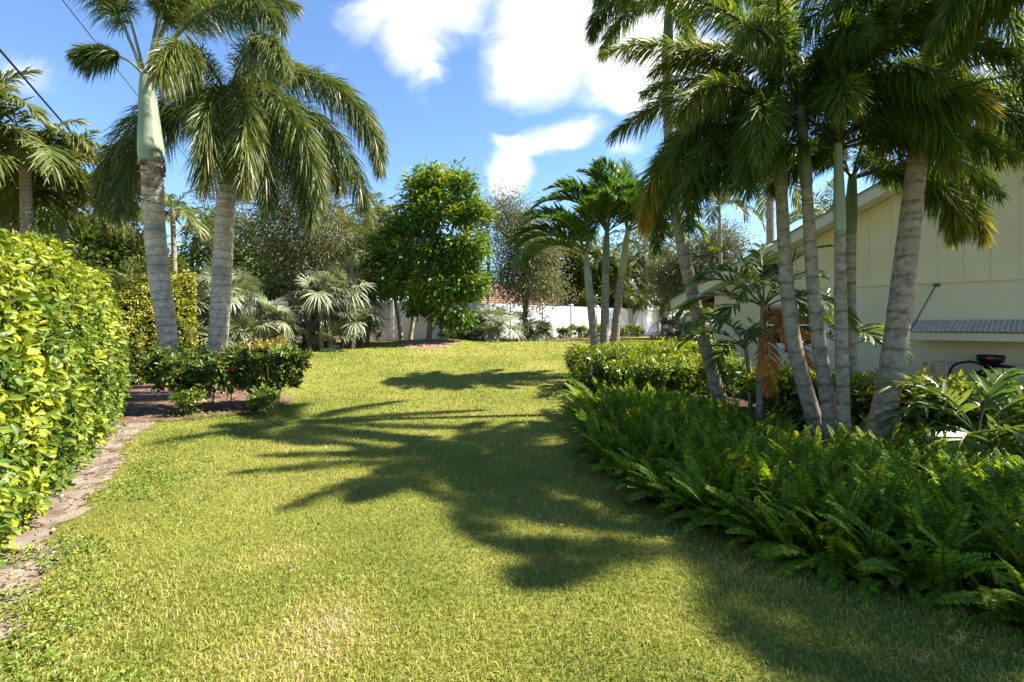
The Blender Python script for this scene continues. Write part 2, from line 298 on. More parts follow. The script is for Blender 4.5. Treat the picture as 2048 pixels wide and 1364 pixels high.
M['mulch'] = plain('mulch_soil', (.17, .11, .075), .95, .05, .5, 9, .9, detail=9, bscale=70)
M['darksoil'] = plain('dark_bed_soil', (.07, .05, .034), .95, .05, .4, 9, .9, bscale=70)
M['stucco'] = plain('cream_stucco', (.74, .65, .43), .9, .1, .08, .8, .25, bscale=160)
M['siding'] = plain('cream_siding', (.73, .64, .41), .85, .15, .05, 1.2, .08, bscale=90)
M['fascia'] = plain('cream_fascia', (.66, .60, .44), .7, .25, .05, 2)
M['white'] = plain('white_paint', (.80, .80, .79), .5, .35, .03, 3)
M['vinyl'] = plain('white_vinyl', (.74, .74, .75), .45, .4, .04, 1.5)
M['shingle'] = plain('grey_shingle', (.22, .20, .18), .9, .1, .3, 12, .5)
M['tile'] = plain('brown_shingle', (.27, .165, .115), .9, .1, .3, 5, .5)
M['glass'] = plain('window_glass', (.02, .025, .025), .06, .6, .1, 2)
M['black'] = plain('black_plastic', (.012, .012, .013), .4, .4, .2, 6)
M['red'] = plain('red_sticker', (.6, .03, .02), .5, .3, .05, 6)
M['metal'] = plain('galvanised_corrugated', (.50, .44, .36), .8, .2, .2, 6, .1, metal=0)
M['steel'] = plain('rusty_chain', (.15, .12, .10), .7, .3, .3, 30, .2, metal=.5)
M['brass'] = plain('yellow_pipe', (.45, .33, .09), .5, .4, .15, 8)
M['cable'] = plain('black_cable', (.01, .01, .012), .5, .3, .1, 8)
M['wallN'] = plain('neighbour_wall', (.70, .69, .66), .9, .1, .05, 2)

def lawnmat():
    m, nt, b, o = newmat('lawn_turf'); N, L = nt.nodes, nt.links
    tc = N.new('ShaderNodeTexCoord')
    def nz(s, d, r=.6):
        n = N.new('ShaderNodeTexNoise'); n.inputs['Scale'].default_value = s; n.inputs['Detail'].default_value = d; n.inputs['Roughness'].default_value = r; L.new(tc.outputs['Object'], n.inputs['Vector']); return n.outputs['Fac']
    c1 = ramp(nt, [(.3, (.145, .165, .028)), (.5, (.225, .235, .045)), (.68, (.30, .28, .07))], nz(.55, 6))
    c2 = ramp(nt, [(.3, (.45, .5, .5)), (.5, (.95, .95, .9)), (.7, (1.45, 1.3, 1.2))], nz(38, 5, .75))
    mu = N.new('ShaderNodeMix'); mu.data_type = 'RGBA'; mu.blend_type = 'MULTIPLY'; mu.inputs[0].default_value = 1; L.new(c1, mu.inputs[6]); L.new(c2, mu.inputs[7])
    f = ramp(nt, [(.62, (0, 0, 0)), (.78, (.6, .6, .6))], nz(1.7, 5))
    mx = N.new('ShaderNodeMix'); mx.data_type = 'RGBA'; L.new(f, mx.inputs[0]); L.new(mu.outputs[2], mx.inputs[6]); mx.inputs[7].default_value = (.33, .25, .10, 1)
    L.new(mx.outputs[2], b.inputs['Base Color']); b.inputs['Roughness'].default_value = .9; b.inputs['Specular IOR Level'].default_value = .1
    bp = N.new('ShaderNodeBump'); bp.inputs['Strength'].default_value = .9; bp.inputs['Distance'].default_value = .05; L.new(nz(45, 5, .7), bp.inputs['Height']); L.new(bp.outputs[0], b.inputs['Normal'])
    return m
M['lawn'] = lawnmat()

# ------------------------------------------------------------------ the ground
def graded(a, b, fine, lo, hi):
    core = np.arange(a, b + 1e-6, fine); out = []; x = b; s = fine
    while x < hi: s *= 1.35; x += s; out.append(x)
    neg = []; x = a; s = fine
    while x > lo: s *= 1.35; x -= s; neg.append(x)
    return np.array(neg[::-1] + list(core) + out)
def ground():
    xs = graded(-16, 16, .4, -900, 900); ys = graded(-4, 40, .4, -300, 1500)
    X, Y = np.meshgrid(xs, ys); Z = terr(X, Y); nx = len(xs); ny = len(ys)
    i = np.arange(ny - 1)[:, None] * nx; j = np.arange(nx - 1)[None]
    F4 = np.stack([i + j, i + j + 1, i + nx + j + 1, i + nx + j], -1).reshape(-1, 4)
    return struct(MB().add(np.stack([X, Y, Z], -1), F4=F4).build('lawn', M['lawn'], smooth=True))
ground()
def patch(name, poly, mat, dz=.006, cell=.09, rag=.14, seed=1, bump=.0):
    poly = np.array(poly); x0, y0 = poly.min(0) - .3; x1, y1 = poly.max(0) + .3
    xs = np.arange(x0, x1, cell); ys = np.arange(y0, y1, cell); X, Y = np.meshgrid(xs, ys)
    X = X + R.uniform(-.3, .3, X.shape) * cell; Y = Y + R.uniform(-.3, .3, X.shape) * cell
    wx = (vnoise(X, Y, 1.6, seed) - .5 + .6 * (vnoise(X, Y, 5, seed + 3) - .5)) * rag * 2; wy = (vnoise(X, Y, 1.6, seed + 7) - .5 + .6 * (vnoise(X, Y, 5, seed + 9) - .5)) * rag * 2
    ins = inpoly(X + wx, Y + wy, poly); Z = terr(X, Y) + dz + bump * vnoise(X, Y, 3, seed)
    nx = len(xs); ny = len(ys); i, j = np.meshgrid(np.arange(ny - 1), np.arange(nx - 1), indexing='ij')
    ok = ins[:-1, :-1] & ins[1:, :-1] & ins[:-1, 1:] & ins[1:, 1:]
    a = (i * nx + j)[ok]; F4 = np.stack([a, a + 1, a + nx + 1, a + nx], -1)
    used = np.unique(F4); mp = np.zeros(nx * ny, int); mp[used] = np.arange(len(used))
    V = np.stack([X, Y, Z], -1).reshape(-1, 3)[used]
    return struct(MB().add(V, F4=mp[F4]).build(name, M[mat], smooth=True))
PATH = [(-1.6, 1.2), (-2.2, 2.3), (-2.78, 3.1), (-3.2, 3.8), (-3.55, 4.4), (-4.1, 5.3), (-4.9, 6.6), (-5.3, 7.4), (-6.0, 9.4), (-7.5, 11.5), (-9, 11.5), (-7.5, 8.5), (-5.3, 5.5), (-4.2, 3.5), (-2.9, 1.2)]
MULCH = [(-6.2, 7.6), (-5.3, 7.9), (-4.5, 8.35), (-4.05, 8.9), (-4.15, 9.8), (-4.8, 11.0), (-6.5, 11.6), (-8.5, 12), (-8.6, 10.5)]
BED = [(1.6, 13.6), (1.05, 11.3), (1.22, 9.6), (.98, 8.0), (.90, 6.7), (.90, 5.5), (1.12, 4.3), (1.55, 3.5), (1.95, 3.0), (2.3, 2.7), (2.75, 2.3), (4, 1.6), (8, 1.0), (13, 4.5), (9.5, 11), (6.5, 14.5), (3.5, 15)]
RING = [(-3.25 + 1.25 * math.cos(a), 20.0 + 1.45 * math.sin(a)) for a in np.linspace(0, 6.28, 17)[:-1]]
STRIP = [(-13, 22.3), (-9, 21.9), (-5.5, 22.6), (-3.2, 23.2), (-.5, 23.6), (1.6, 23.9), (3, 25.5), (6, 29), (9, 32.5), (12.5, 33), (13, 38), (2, 31), (-3, 26), (-13, 24.8)]
patch('soil_path', PATH, 'soil', .006, .08, .16, 2)
patch('mulch_bed', MULCH, 'mulch', .011, .08, .14, 5)
patch('planting_bed', BED, 'darksoil', .008, .07, .04, 8)
patch('mulch_ring', RING, 'ringsoil', .008, .1, .22, 11)
patch('fence_bed', STRIP, 'mulch', .008, .14, .2, 14)

# ------------------------------------------------------------------ leaf builders
def frond(L, e0, droop, n, ll, lw, plumose=False, p0=.16, cp=1.25, ld=.28, va=.35, rr=.028, a0=70, a1=22, tipvar=.0, twist=0.0, rng=R, rj=1.0, lod=0, rk=5):
    """pinnate frond leaving the origin along +X; returns MB"""
    mb = MB(); Ms = 22; s = np.linspace(0, 1, Ms)
    ang = np.radians(e0 - droop * s ** cp); step = L / (Ms - 1)
    pos = np.zeros((Ms, 3)); pos[1:, 0] = np.cumsum(np.cos(ang[:-1])) * step; pos[1:, 2] = np.cumsum(np.sin(ang[:-1])) * step
    pos[:, 1] = twist * L * s ** 2
    tube(mb, pos[::3] if lod else pos, (rr * (1 - .86 * s) + .002)[::3] if lod else rr * (1 - .86 * s) + .002, 3 if lod else 5, -1.0, cap=False)
    si = np.sort(p0 + (1 - p0) * rng.random(n)) if plumose else np.repeat(np.linspace(p0, .995, n // 2), 2) + rng.normal(0, .004, 2 * (n // 2))
    n = len(si); si = np.clip(si, 0, 1)
    B = np.stack([np.interp(si, s, pos[:, k]) for k in range(3)], -1); a = np.interp(si, s, ang)
    t = np.stack([np.cos(a), 0 * a, np.sin(a)], -1); nr = np.stack([-np.sin(a), 0 * a, np.cos(a)], -1); b = np.broadcast_to(np.array([0, 1., 0]), t.shape)
    if plumose: roll = rng.uniform(0, 2 * math.pi, n)
    else:
        side = np.where(np.arange(n) % 2 == 0, 0, math.pi); roll = np.where(side == 0, va, math.pi - va) + rng.normal(0, .13 * rj, n)
    q = (si - p0) / (1 - p0); al = np.radians(a0 + (a1 - a0) * q ** 1.1) + rng.normal(0, .10 * rj, n)
    d = np.cos(al)[:, None] * t + np.sin(al)[:, None] * (np.cos(roll)[:, None] * b + np.sin(roll)[:, None] * nr)
    env = np.clip(np.sin(math.pi * (.14 + .80 * q)), .05, 1) ** .62; ln = ll * env * rng.uniform(.8, 1.12, n)
    wd = lw * (.55 + .45 * env) * rng.uniform(.75, 1.15, n)
    ref = rng.normal(0, 1, (n, 3)) if plumose else t + .35 * rj * rng.normal(0, 1, (n, 3))
    w = nrm(ref - (ref * d).sum(-1, keepdims=True) * d)
    g = np.array([0, 0, -1.]); ldv = (ld * rng.uniform(.5, 1.5, n) * ln)[:, None]
    p1 = B + d * (ln * .38)[:, None] + g * ldv * .14; p2 = B + d * (ln * .72)[:, None] + g * ldv * .5; p3 = B + d * ln[:, None] + g * ldv
    h = wd[:, None] / 2
    if lod:
        p1 = B + d * (ln * .5)[:, None] + g * ldv * .22
        V = np.stack([B + w * h * .35, B - w * h * .35, p1 + w * h, p1 - w * h, p3], 1).reshape(-1, 3); o = (np.arange(n) * 5)[:, None]; F4 = o + np.array([[0, 1, 3, 2]]); F3 = o + np.array([[2, 3, 4]])
    else:
        V = np.stack([B + w * h * .35, B - w * h * .35, p1 + w * h, p1 - w * h, p2 + w * h * .8, p2 - w * h * .8, p3], 1).reshape(-1, 3)
        o = (np.arange(n) * 7)[:, None]
        F4 = np.concatenate([o + np.array([[0, 1, 3, 2]]), o + np.array([[2, 3, 5, 4]])]); F3 = o + np.array([[4, 5, 6]])
    var = np.clip(rng.normal(.42, .17, n) + tipvar * q ** 2, 0, 1)
    mb.add(V, F3=F3, F4=F4, var=np.repeat(var, 5 if lod else 7)); return mb
def fan(pet, rad, n=22, spread=250, ld=.35, lw=.035, e0=45, rng=R):
    """fan leaf on a petiole leaving the origin along +X"""
    mb = MB(); s = np.linspace(0, 1, 6); ang = np.radians(e0 - 25 * s)
    pos = np.stack([np.cumsum(np.cos(ang)), 0 * s, np.cumsum(np.sin(ang))], -1) * pet / 6; pos -= pos[0]
    tube(mb, pos, .012 - .004 * s, 4, -1.0, cap=False)
    c = pos[-1]; tl = np.radians(e0 - 25 - rng.uniform(10, 40))
    t = np.array([math.cos(tl), 0, math.sin(tl)]); b = np.array([0, 1., 0]); u = np.array([-math.sin(tl), 0, math.cos(tl)])
    th = np.radians(np.linspace(-spread / 2, spread / 2, n)) + rng.normal(0, .03, n)
    d = np.cos(th)[:, None] * t + np.sin(th)[:, None] * b + .22 * rng.uniform(.2, 1.3, (n, 1)) * u; d = nrm(d)
    ln = rad * (.72 + .28 * np.cos(th / 1.6)) * rng.uniform(.88, 1.08, n)
    w = nrm(np.cross(d, u)); h = lw / 2 * np.ones((n, 1)); g = np.array([0, 0, -1.]); ldv = (ld * rng.uniform(.3, 1.6, n) * ln)[:, None]
    p1 = c + d * (ln * .5)[:, None] + g * ldv * .12; p2 = c + d * (ln * .8)[:, None] + g * ldv * .45; p3 = c + d * ln[:, None] + g * ldv
    V = np.stack([np.broadcast_to(c, d.shape) + w * h * .25, np.broadcast_to(c, d.shape) - w * h * .25, p1 + w * h + u * h * .3, p1 - w * h + u * h * .3, p2 + w * h * .6, p2 - w * h * .6, p3], 1).reshape(-1, 3)
    o = (np.arange(n) * 7)[:, None]
    mb.add(V, F3=o + np.array([[4, 5, 6]]), F4=np.concatenate([o + np.array([[0, 1, 3, 2]]), o + np.array([[2, 3, 5, 4]])]), var=np.repeat(np.clip(rng.normal(.5, .2, n), 0, 1), 7))
    return mb
def leaves(mb, Pb, D, ln, wd, var, rng=R, curl=.15, six=False):
    """folded leaf blades; Pb base points, D directions"""
    n = len(Pb); D = nrm(D); ref = rng.normal(0, 1, (n, 3)) * .5 + np.array([0, 0, 1.]); w = nrm(np.cross(D, ref)); u = np.cross(w, D)
    ln = np.broadcast_to(ln, (n,))[:, None]; wd = np.broadcast_to(wd, (n,))[:, None]
    if six:
        V = np.stack([Pb, Pb + D * ln * .35 + w * wd * .36 + u * wd * .14, Pb + D * ln * .35 - w * wd * .36 + u * wd * .14,
                      Pb + D * ln * .72 + w * wd * .5 + u * wd * .12, Pb + D * ln * .72 - w * wd * .5 + u * wd * .12, Pb + D * ln - u * ln * curl, Pb + D * ln * .6 - u * wd * .05], 1).reshape(-1, 3)
        o = (np.arange(n) * 7)[:, None]
        F3 = np.concatenate([o + np.array([f]) for f in ([0, 6, 1], [0, 2, 6], [1, 6, 3], [2, 4, 6], [3, 6, 5], [4, 5, 6])])
        mb.add(V, F3=F3, var=np.repeat(np.broadcast_to(var, (n,)), 7))
    else:
        V = np.stack([Pb, Pb + D * ln * .48 + w * wd * .5 + u * wd * .12, Pb + D * ln - u * ln * curl, Pb + D * ln * .48 - w * wd * .5 + u * wd * .12], 1).reshape(-1, 3)
        o = (np.arange(n) * 4)[:, None]
        mb.add(V, F3=np.concatenate([o + np.array([[0, 2, 1]]), o + np.array([[0, 3, 2]])]), var=np.repeat(np.broadcast_to(var, (n,)), 4))
    return mb
def randdir(n, rng=R): return nrm(rng.normal(0, 1, (n, 3)))

# ------------------------------------------------------------------ palms
def trunk_mesh(path, r, flare=1.25, k=14, bulge=0.0, ringp=.17, step=.035, wob=.012):
    L = np.linalg.norm(np.diff(np.asarray(path), axis=0), axis=1).sum(); n = max(12, int(L / step)); c = spline(path, n)
    h = np.concatenate([[0], np.cumsum(np.linalg.norm(np.diff(c, axis=0), axis=1))]); q = h / h[-1]
    rad = np.interp(q, [0, .05, .15, .55, 1], [r[0] * flare, r[0] * 1.08, r[0], (r[0] + r[1]) / 2 * (1 + bulge), r[1]])
    rad = rad * (1 + .5 * wob * np.where((h / ringp) % 1 < .22, -1.0, .5)) * (1 + .01 * R.normal(0, 1, n))
    mb = MB(); tube(mb, c, rad, k, h); return mb, c, rad
def husk(parent, c, r, n, hgt, mat='husk'):
    mb = MB()
    for i in range(n):
        a = R.uniform(0, 6.283); z = R.uniform(-hgt, .03); z = -hgt * R.random() ** 1.7; L = R.uniform(.03, .13) * (1.3 + z / hgt); w = R.uniform(.05, .17)
        rad = np.array([math.cos(a), math.sin(a), 0]); tg = np.array([-math.sin(a), math.cos(a), 0]); b = c + np.array([0, 0, z])
        o1 = R.uniform(.002, .016); o2 = R.uniform(.008, .05); up = R.choice([-1, 1], p=[.45, .55])
        pts = [b + rad * (r + .002) + tg * w, b + rad * (r + .002) - tg * w, b + rad * (r + o1) + tg * w * .7 + np.array([0, 0, up * L * .5]), b + rad * (r + o1) - tg * w * .8 + np.array([0, 0, up * L * .45]),
               b + rad * (r + o2) + tg * w * R.uniform(-.5, .5) + np.array([0, 0, up * L])]
        mb.add(pts, F3=[[2, 3, 4]], F4=[[0, 1, 3, 2]])
    return mb.build('torn_leaf_base', M[mat], parent)
def palm(name, label, cat, path, r, shaft, fronds, mat, tmat='trunk_a', smat='shaft', group=None, kw=None, husks=0, ringp=.17, bulge=.05, shaft_bulge=1.22, meshes=None, k=14, seed=None, topr=.42):
    """path: points ground -> top of trunk; shaft: points trunk top -> crown point; fronds: (az, e0, L, droop, extra)"""
    path = [np.array(p, float) for p in path]; root = thing(name, label, cat, path[0], group)
    rel = [p - path[0] for p in path]; rel[0] = rel[0] + np.array([0, 0, -.05])
    mb, c, rad = trunk_mesh(rel, r, bulge=bulge, ringp=ringp, k=k); mb.build('trunk', M[tmat], root, smooth=True)
    top = rel[-1]
    if shaft is not None:
        sp = np.array(shaft, float) - path[0]; cs = spline([top - (sp - top) * .02, (top + sp) / 2, sp], 22); q = np.linspace(0, 1, 22)
        rs = r[1] * np.interp(q, [0, .06, .2, .45, .75, 1], [1.02, shaft_bulge * .97, shaft_bulge, 1.02, .82, topr])
        ms = MB(); tube(ms, cs, rs, k); ms.build('crownshaft', M[smat], root, smooth=True)
        crown = cs[-1]; ax = nrm(cs[-1] - cs[0])
    else: crown = top; ax = np.array([0, 0, 1.])
    if husks: husk(root, top + np.array([0, 0, .02]), r[1] * .985, husks, .85)
    kw = kw or {}
    for f in fronds:
        az, e0, L, dr = f[:4]; ex = dict(kw); ex.update(f[4] if len(f) > 4 else {}); mt = ex.pop('mat', mat); drop = ex.pop('drop', None)
        if meshes is not None and not (len(f) > 4): me = meshes[int(R.integers(len(meshes)))]; sc = L
        else: me = frond(L, e0, dr, **ex).mesh('frond', M[mt]); sc = 1
        low = max(0.0, (45 - e0) / 90) if drop is None else drop
        loc = crown - ax * (low * .18 + R.uniform(0, .06)) + np.array([math.cos(math.radians(az)), math.sin(math.radians(az)), 0]) * r[1] * .25
        obj('frond', me, root, loc, (R.uniform(-.12, .12), 0, math.radians(az)), sc)
    return root

FOX = dict(n=980, ll=.56, lw=.0185, plumose=True, p0=.14, cp=.8, ld=.62, a0=60, a1=30, rr=.032, tipvar=.18)
FOXR = dict(lod=1, n=700, ll=.38, lw=.019, plumose=True, p0=.16, cp=.85, ld=.40, a0=58, a1=30, rr=.024, tipvar=.22)
# ------------------------------------------------------------------ house on the right
U = np.array([.684, -.729]); U = U / np.linalg.norm(U); NV = np.array([-U[1] * -1, 0])  # wall direction (towards the camera side)
NV = np.array([U[1], -U[0]])                                                             # outward normal, faces the lawn
HC = np.array([5.695, 14.4]); RIDGE = 5.9; PITCH = .475; WRZ = math.atan2(U[1], U[0])
def hw(t, w, z): p = HC + U * t + NV * w; return np.array([p[0], p[1], z])
def wbox(mb, t0, t1, w0, w1, z0, z1, var=0.0):
    V = [hw(t, w, z) for t in (t0, t1) for w in (w0, w1) for z in (z0, z1)]
    return mb.add(V, F4=[[0, 1, 3, 2], [4, 6, 7, 5], [0, 4, 5, 1], [2, 3, 7, 6], [0, 2, 6, 4], [1, 5, 7, 3]], var=var)
def rake(t): return 2.44 + PITCH * (RIDGE - abs(t - RIDGE))
def house():
    h = thing('house', 'cream stucco gable house with vertical siding above and pale rake fascia', 'house', hw(0, 0, 0))
    def part(name, mb, mat, parent=h):
        for i in range(len(mb.V)): mb.V[i] = mb.V[i] - hw(0, 0, 0)
        return mb.build(name, M[mat], parent)
    W1 = 2 * RIDGE
    a, b, z0, z1 = 1.35, 2.78, .98, 2.02          # window opening
    m = MB()
    wbox(m, 0, a, -.2, 0, -.3, 2.4); wbox(m, a, b, -.2, 0, -.3, z0); wbox(m, a, b, -.2, 0, z1, 2.4); wbox(m, b, W1, -.2, 0, -.3, 2.4)
    part('stucco_wall', m, 'stucco')
    m = MB(); wbox(m, 0, .2, -10, -.2, -.3, 2.4); wbox(m, W1 - .2, W1, -10, -.2, -.3, 2.4); part('side_wall', m, 'stucco')
    m = MB(); n = 40
    for i in range(n):                               # solid gable behind the boards
        t0 = W1 * i / n; t1 = W1 * (i + 1) / n; V = [hw(t, w, z) for t in (t0, t1) for w in (-.18, -.03) for z in (2.4, rake(t) - .05)]
        m.add(V, F4=[[0, 1, 3, 2], [4, 6, 7, 5], [0, 4, 5, 1], [2, 3, 7, 6], [0, 2, 6, 4], [1, 5, 7, 3]])
    part('gable', m, 'siding')
    bw = .406; t = .0; proud = .008
    while t < W1 - .05:
        t1 = min(t + bw, W1); mb = MB(); top0 = rake(t) - .02; top1 = rake(t1 - .004) - .02; pr = proud + R.uniform(-.001, .001)
        V = [hw(t, 0, 2.405), hw(t1 - .004, 0, 2.405), hw(t1 - .004, 0, top1), hw(t, 0, top0), hw(t, pr, 2.405), hw(t1 - .004, pr, 2.405), hw(t1 - .004, pr, top1), hw(t, pr, top0)]
        mb.add(V, F4=[[0, 1, 2, 3], [4, 7, 6, 5], [0, 4, 5, 1], [1, 5, 6, 2], [2, 6, 7, 3], [3, 7, 4, 0]]); part('siding_board', mb, 'siding'); t += bw
    m = MB(); wbox(m, 0, W1, .001, .03, 2.385, 2.403); part('drip_strip', m, 'fascia')
    ov = .62
    for s in (0, 1):                                 # roof slopes, rake boards, soffits
        ta, tb = (-1.0, RIDGE) if s == 0 else (2 * RIDGE + 1.0, RIDGE)
        za = 2.44 - PITCH * 1.0; zb = 2.44 + PITCH * RIDGE
        def slab(w0, w1, lo, hi, ta=ta, tb=tb, za=za, zb=zb):
            V = [hw(t, w, z + dz) for t, z in ((ta, za), (tb, zb)) for w in (w0, w1) for dz in (lo, hi)]
            return MB().add(V, F4=[[0, 1, 3, 2], [4, 6, 7, 5], [0, 4, 5, 1], [2, 3, 7, 6], [0, 2, 6, 4], [1, 5, 7, 3]])
        rf = part('roof', slab(-10.4, ov + .035, .232, .275), 'shingle')
        part('rake_fascia', slab(ov - .03, ov, -.02, .20), 'fascia', rf); part('rake_trim', slab(ov - .028, ov + .018, .202, .23), 'fascia', rf)
        part('soffit', slab(-10.3, ov - .032, .0, .03), 'fascia', rf)
        part('rafter_core', slab(-10.3, ov - .034, .034, .229), 'siding', rf)
    w = part('window', wbox(MB(), a + .04, b - .04, -.12, -.1, z0 + .04, z1 - .04), 'glass')
    for q in ((a - .06, a + .05, z0, z1), (b - .05, b + .06, z0, z1), (a + .055, b - .055, z0 - .02, z0 + .05), (a + .055, b - .055, z0 + .5, z0 + .54)): part('frame', wbox(MB(), q[0], q[1], -.09, .025, q[2], q[3]), 'white', w)
    part('lintel', wbox(MB(), a - .12, b + .16, -.1, .05, z1 + .003, z1 + .085), 'white', w); part('sill', wbox(MB(), a - .1, b + .12, -.1, .06, z0 - .08, z0 - .024), 'white', w)
    part('patio_beam', wbox(MB(), -1.0, -.01, -4, -.3, 2.02, 2.16), 'deadbrown' if False else 'bark')
    # hooded black wall lamp
    lt = obj('wall_lamp', None, None, hw(1.62, .002, 2.84)); tag(lt, 'black hooded lamp mounted high on the cream gable siding', 'lamp'); lt.rotation_euler = (0, 0, WRZ)
    mb = MB(); box(mb, (.06, -.04, .05), (.12, .03, .2)); mb.build('mounting_plate', M['black'], lt)
    mb = MB(); q = np.linspace(0, 1, 9); pa = np.stack([.1 - .42 * q, -.16 - .06 * q, .16 - .2 * q ** 1.6], -1); tube(mb, pa, .05 + .07 * np.sin(q * 2.4), 10); mb.build('hood', M['black'], lt, smooth=True)
    mb = MB(); tube(mb, [(.06, -.05, .1), (.06, -.12, .15), (.03, -.16, .14)], .018, 6); mb.build('arm', M['black'], lt)
    # lean-to roof
    A = thing('lean_to_canopy', 'low corrugated metal canopy with cream fascia fixed to the house wall', 'canopy', hw(4.5, 0, 1.2))
    def apart(name, mb, mat):
        for i in range(len(mb.V)): mb.V[i] = mb.V[i] - hw(4.5, 0, 1.2)
        return mb.build(name, M[mat], A)
    t0, t1, wd = 4.5, 10.2, 1.05; nn = 460; ts = np.linspace(t0, t1, nn); zz = .016 * np.sin((ts - t0) / .076 * 2 * math.pi)
    V = []
    for i in range(nn):
        V += [hw(ts[i], .03, 1.60 + zz[i]), hw(ts[i], wd, 1.375 + zz[i])]
    V = np.array(V); V2 = V - np.array([0, 0, .004]); i = np.arange(nn - 1) * 2; o = 2 * nn
    F4 = np.concatenate([np.stack([i, i + 1, i + 3, i + 2], -1), np.stack([o + i, o + i + 2, o + i + 3, o + i + 1], -1), np.stack([i + 1, o + i + 1, o + i + 3, i + 3], -1)])
    apart('corrugated_sheet', MB().add(np.concatenate([V, V2]), F4=F4), 'metal')
    apart('fascia_board', wbox(MB(), t0 + .02, t1, wd - .08, wd - .04, 1.20, 1.345), 'fascia')
    apart('side_board', wbox(MB(), t0 + .02, t0 + .06, .02, wd - .085, 1.22, 1.345), 'fascia')
    for t in (t0 + 1.5, t0 + 3.0): apart('rafter', wbox(MB(), t, t + .05, .02, wd - .085, 1.24, 1.34), 'fascia')
    # chain stay
    ch = thing('chain_stay', 'rusty chain stay running from wall bracket down to canopy corner', 'chain', hw(4.85, .0, 2.36))
    mb = MB(); box(mb, (0, 0, 0), (.11, .02, .09), WRZ); bo = mb.build('bracket', M['steel'], ch); bo.location = np.append(NV * .012, 0)
    p0 = hw(4.85, .05, 2.36); p1 = hw(4.56, wd - .1, 1.40); nl = 26; dv = (p1 - p0) / nl
    lk = MB(); th = np.linspace(0, 2 * math.pi, 11)[:-1]; ring = np.stack([np.cos(th) * .034, np.sin(th) * .016, 0 * th], -1); ring = np.concatenate([ring, ring[:1], ring[1:2]]); tube(lk, ring, .007, 5, cap=False); lme = lk.mesh('chain_link', M['steel'])
    for i in range(nl):
        o = obj('chain_link', lme, ch, p0 + dv * (i + .5) - hw(4.85, .0, 2.36)); qd = Vector(dv).to_track_quat('X', 'Z')
        o.rotation_mode = 'QUATERNION'; from mathutils import Quaternion
        o.rotation_quaternion = qd @ Quaternion((1, 0, 0), (i % 2) * math.pi / 2); sc = np.linalg.norm(dv) / .058; o.scale = (sc, 1, 1)
    # pool filter and pipes
    pf = hw(5.72, .55, 0); pf[2] = T(pf[0], pf[1]); f = thing('pool_filter', 'black pool filter tank with flared valve head and red sticker under canopy', 'pool filter', pf)
    mb = MB(); z = -pf[2]; lathe(mb, [(0, .0), (.25, .0), (.28, .05), (.28, .42 + z), (.26, .52 + z), (.2, .6 + z), (.1, .645 + z), (.09, .68 + z), (0, .69 + z)], 28); mb.build('tank', M['black'], f, smooth=True)
    mb = MB(); lathe(mb, [(0, .68 + z), (.10, .685 + z), (.11, .74 + z), (.20, .80 + z), (.21, .91 + z), (.19, .925 + z), (0, .925 + z)], 24); mb.build('valve_head', M['black'], f, smooth=True)
    d = nrm(np.array([-pf[0], -pf[1], 0.])); sdv = np.array([-d[1], d[0], 0])
    mb = MB(); c = d * .213 + np.array([0, 0, .87 + z]); mb.add([c - sdv * .05 + [0, 0, -.02], c + sdv * .05 + [0, 0, -.02], c + sdv * .05 + [0, 0, .025], c - sdv * .05 + [0, 0, .025]], F4=[[0, 1, 2, 3]]); mb.build('sticker', M['red'], f)
    mb = MB(); L3 = np.array([-U[0], -U[1], 0]); tube(mb, spline([L3 * .1 + [0, 0, .72 + z], L3 * .3 + [0, 0, .78 + z], L3 * .55 + [0, 0, .68 + z], L3 * .62 + [0, 0, .4 + z]], 16), .022, 8); mb.build('hose', M['black'], f, smooth=True)
    mb = MB(); tube(mb, [-L3 * .1 + [0, 0, .72 + z], -L3 * .34 + [0, 0, .70 + z]], .03, 8); mb.build('outlet', M['black'], f, smooth=True)
    pp = thing('conduit_pipe', 'white plastic conduit running low along the stucco under the canopy', 'pipe', hw(4.8, .03, .75))
    mb = MB(); tube(mb, [np.zeros(3), hw(8, .03, .75) - hw(4.8, .03, .75)], .022, 8); mb.build('pipe_run', M['white'], pp, smooth=True)
    for t in (5.0, 6.4):
        mb = MB(); tube(mb, [hw(t, .03, .75) - hw(4.8, .03, .75), hw(t, .03, .0) - hw(4.8, .03, .75)], .02, 8); mb.build('down_pipe', M['white'], pp, smooth=True)
    for i, (px, dw) in enumerate(((1868, .45), (1881, .5))):
        tt = 4.72 + .13 * i; b0 = hw(tt, dw, 0); b0[2] = T(b0[0], b0[1]); mb = MB(); tube(mb, [(0, 0, -.05), (0, 0, .3), (0, 0, .72 - b0[2])], [.035, .033, .033], 8)
        o = mb.build('standpipe', M['brass'], None, smooth=True, loc=b0); tag(o, 'short yellow upright pipe standing under the canopy end', 'pipe', 'yellow pipes')
house()

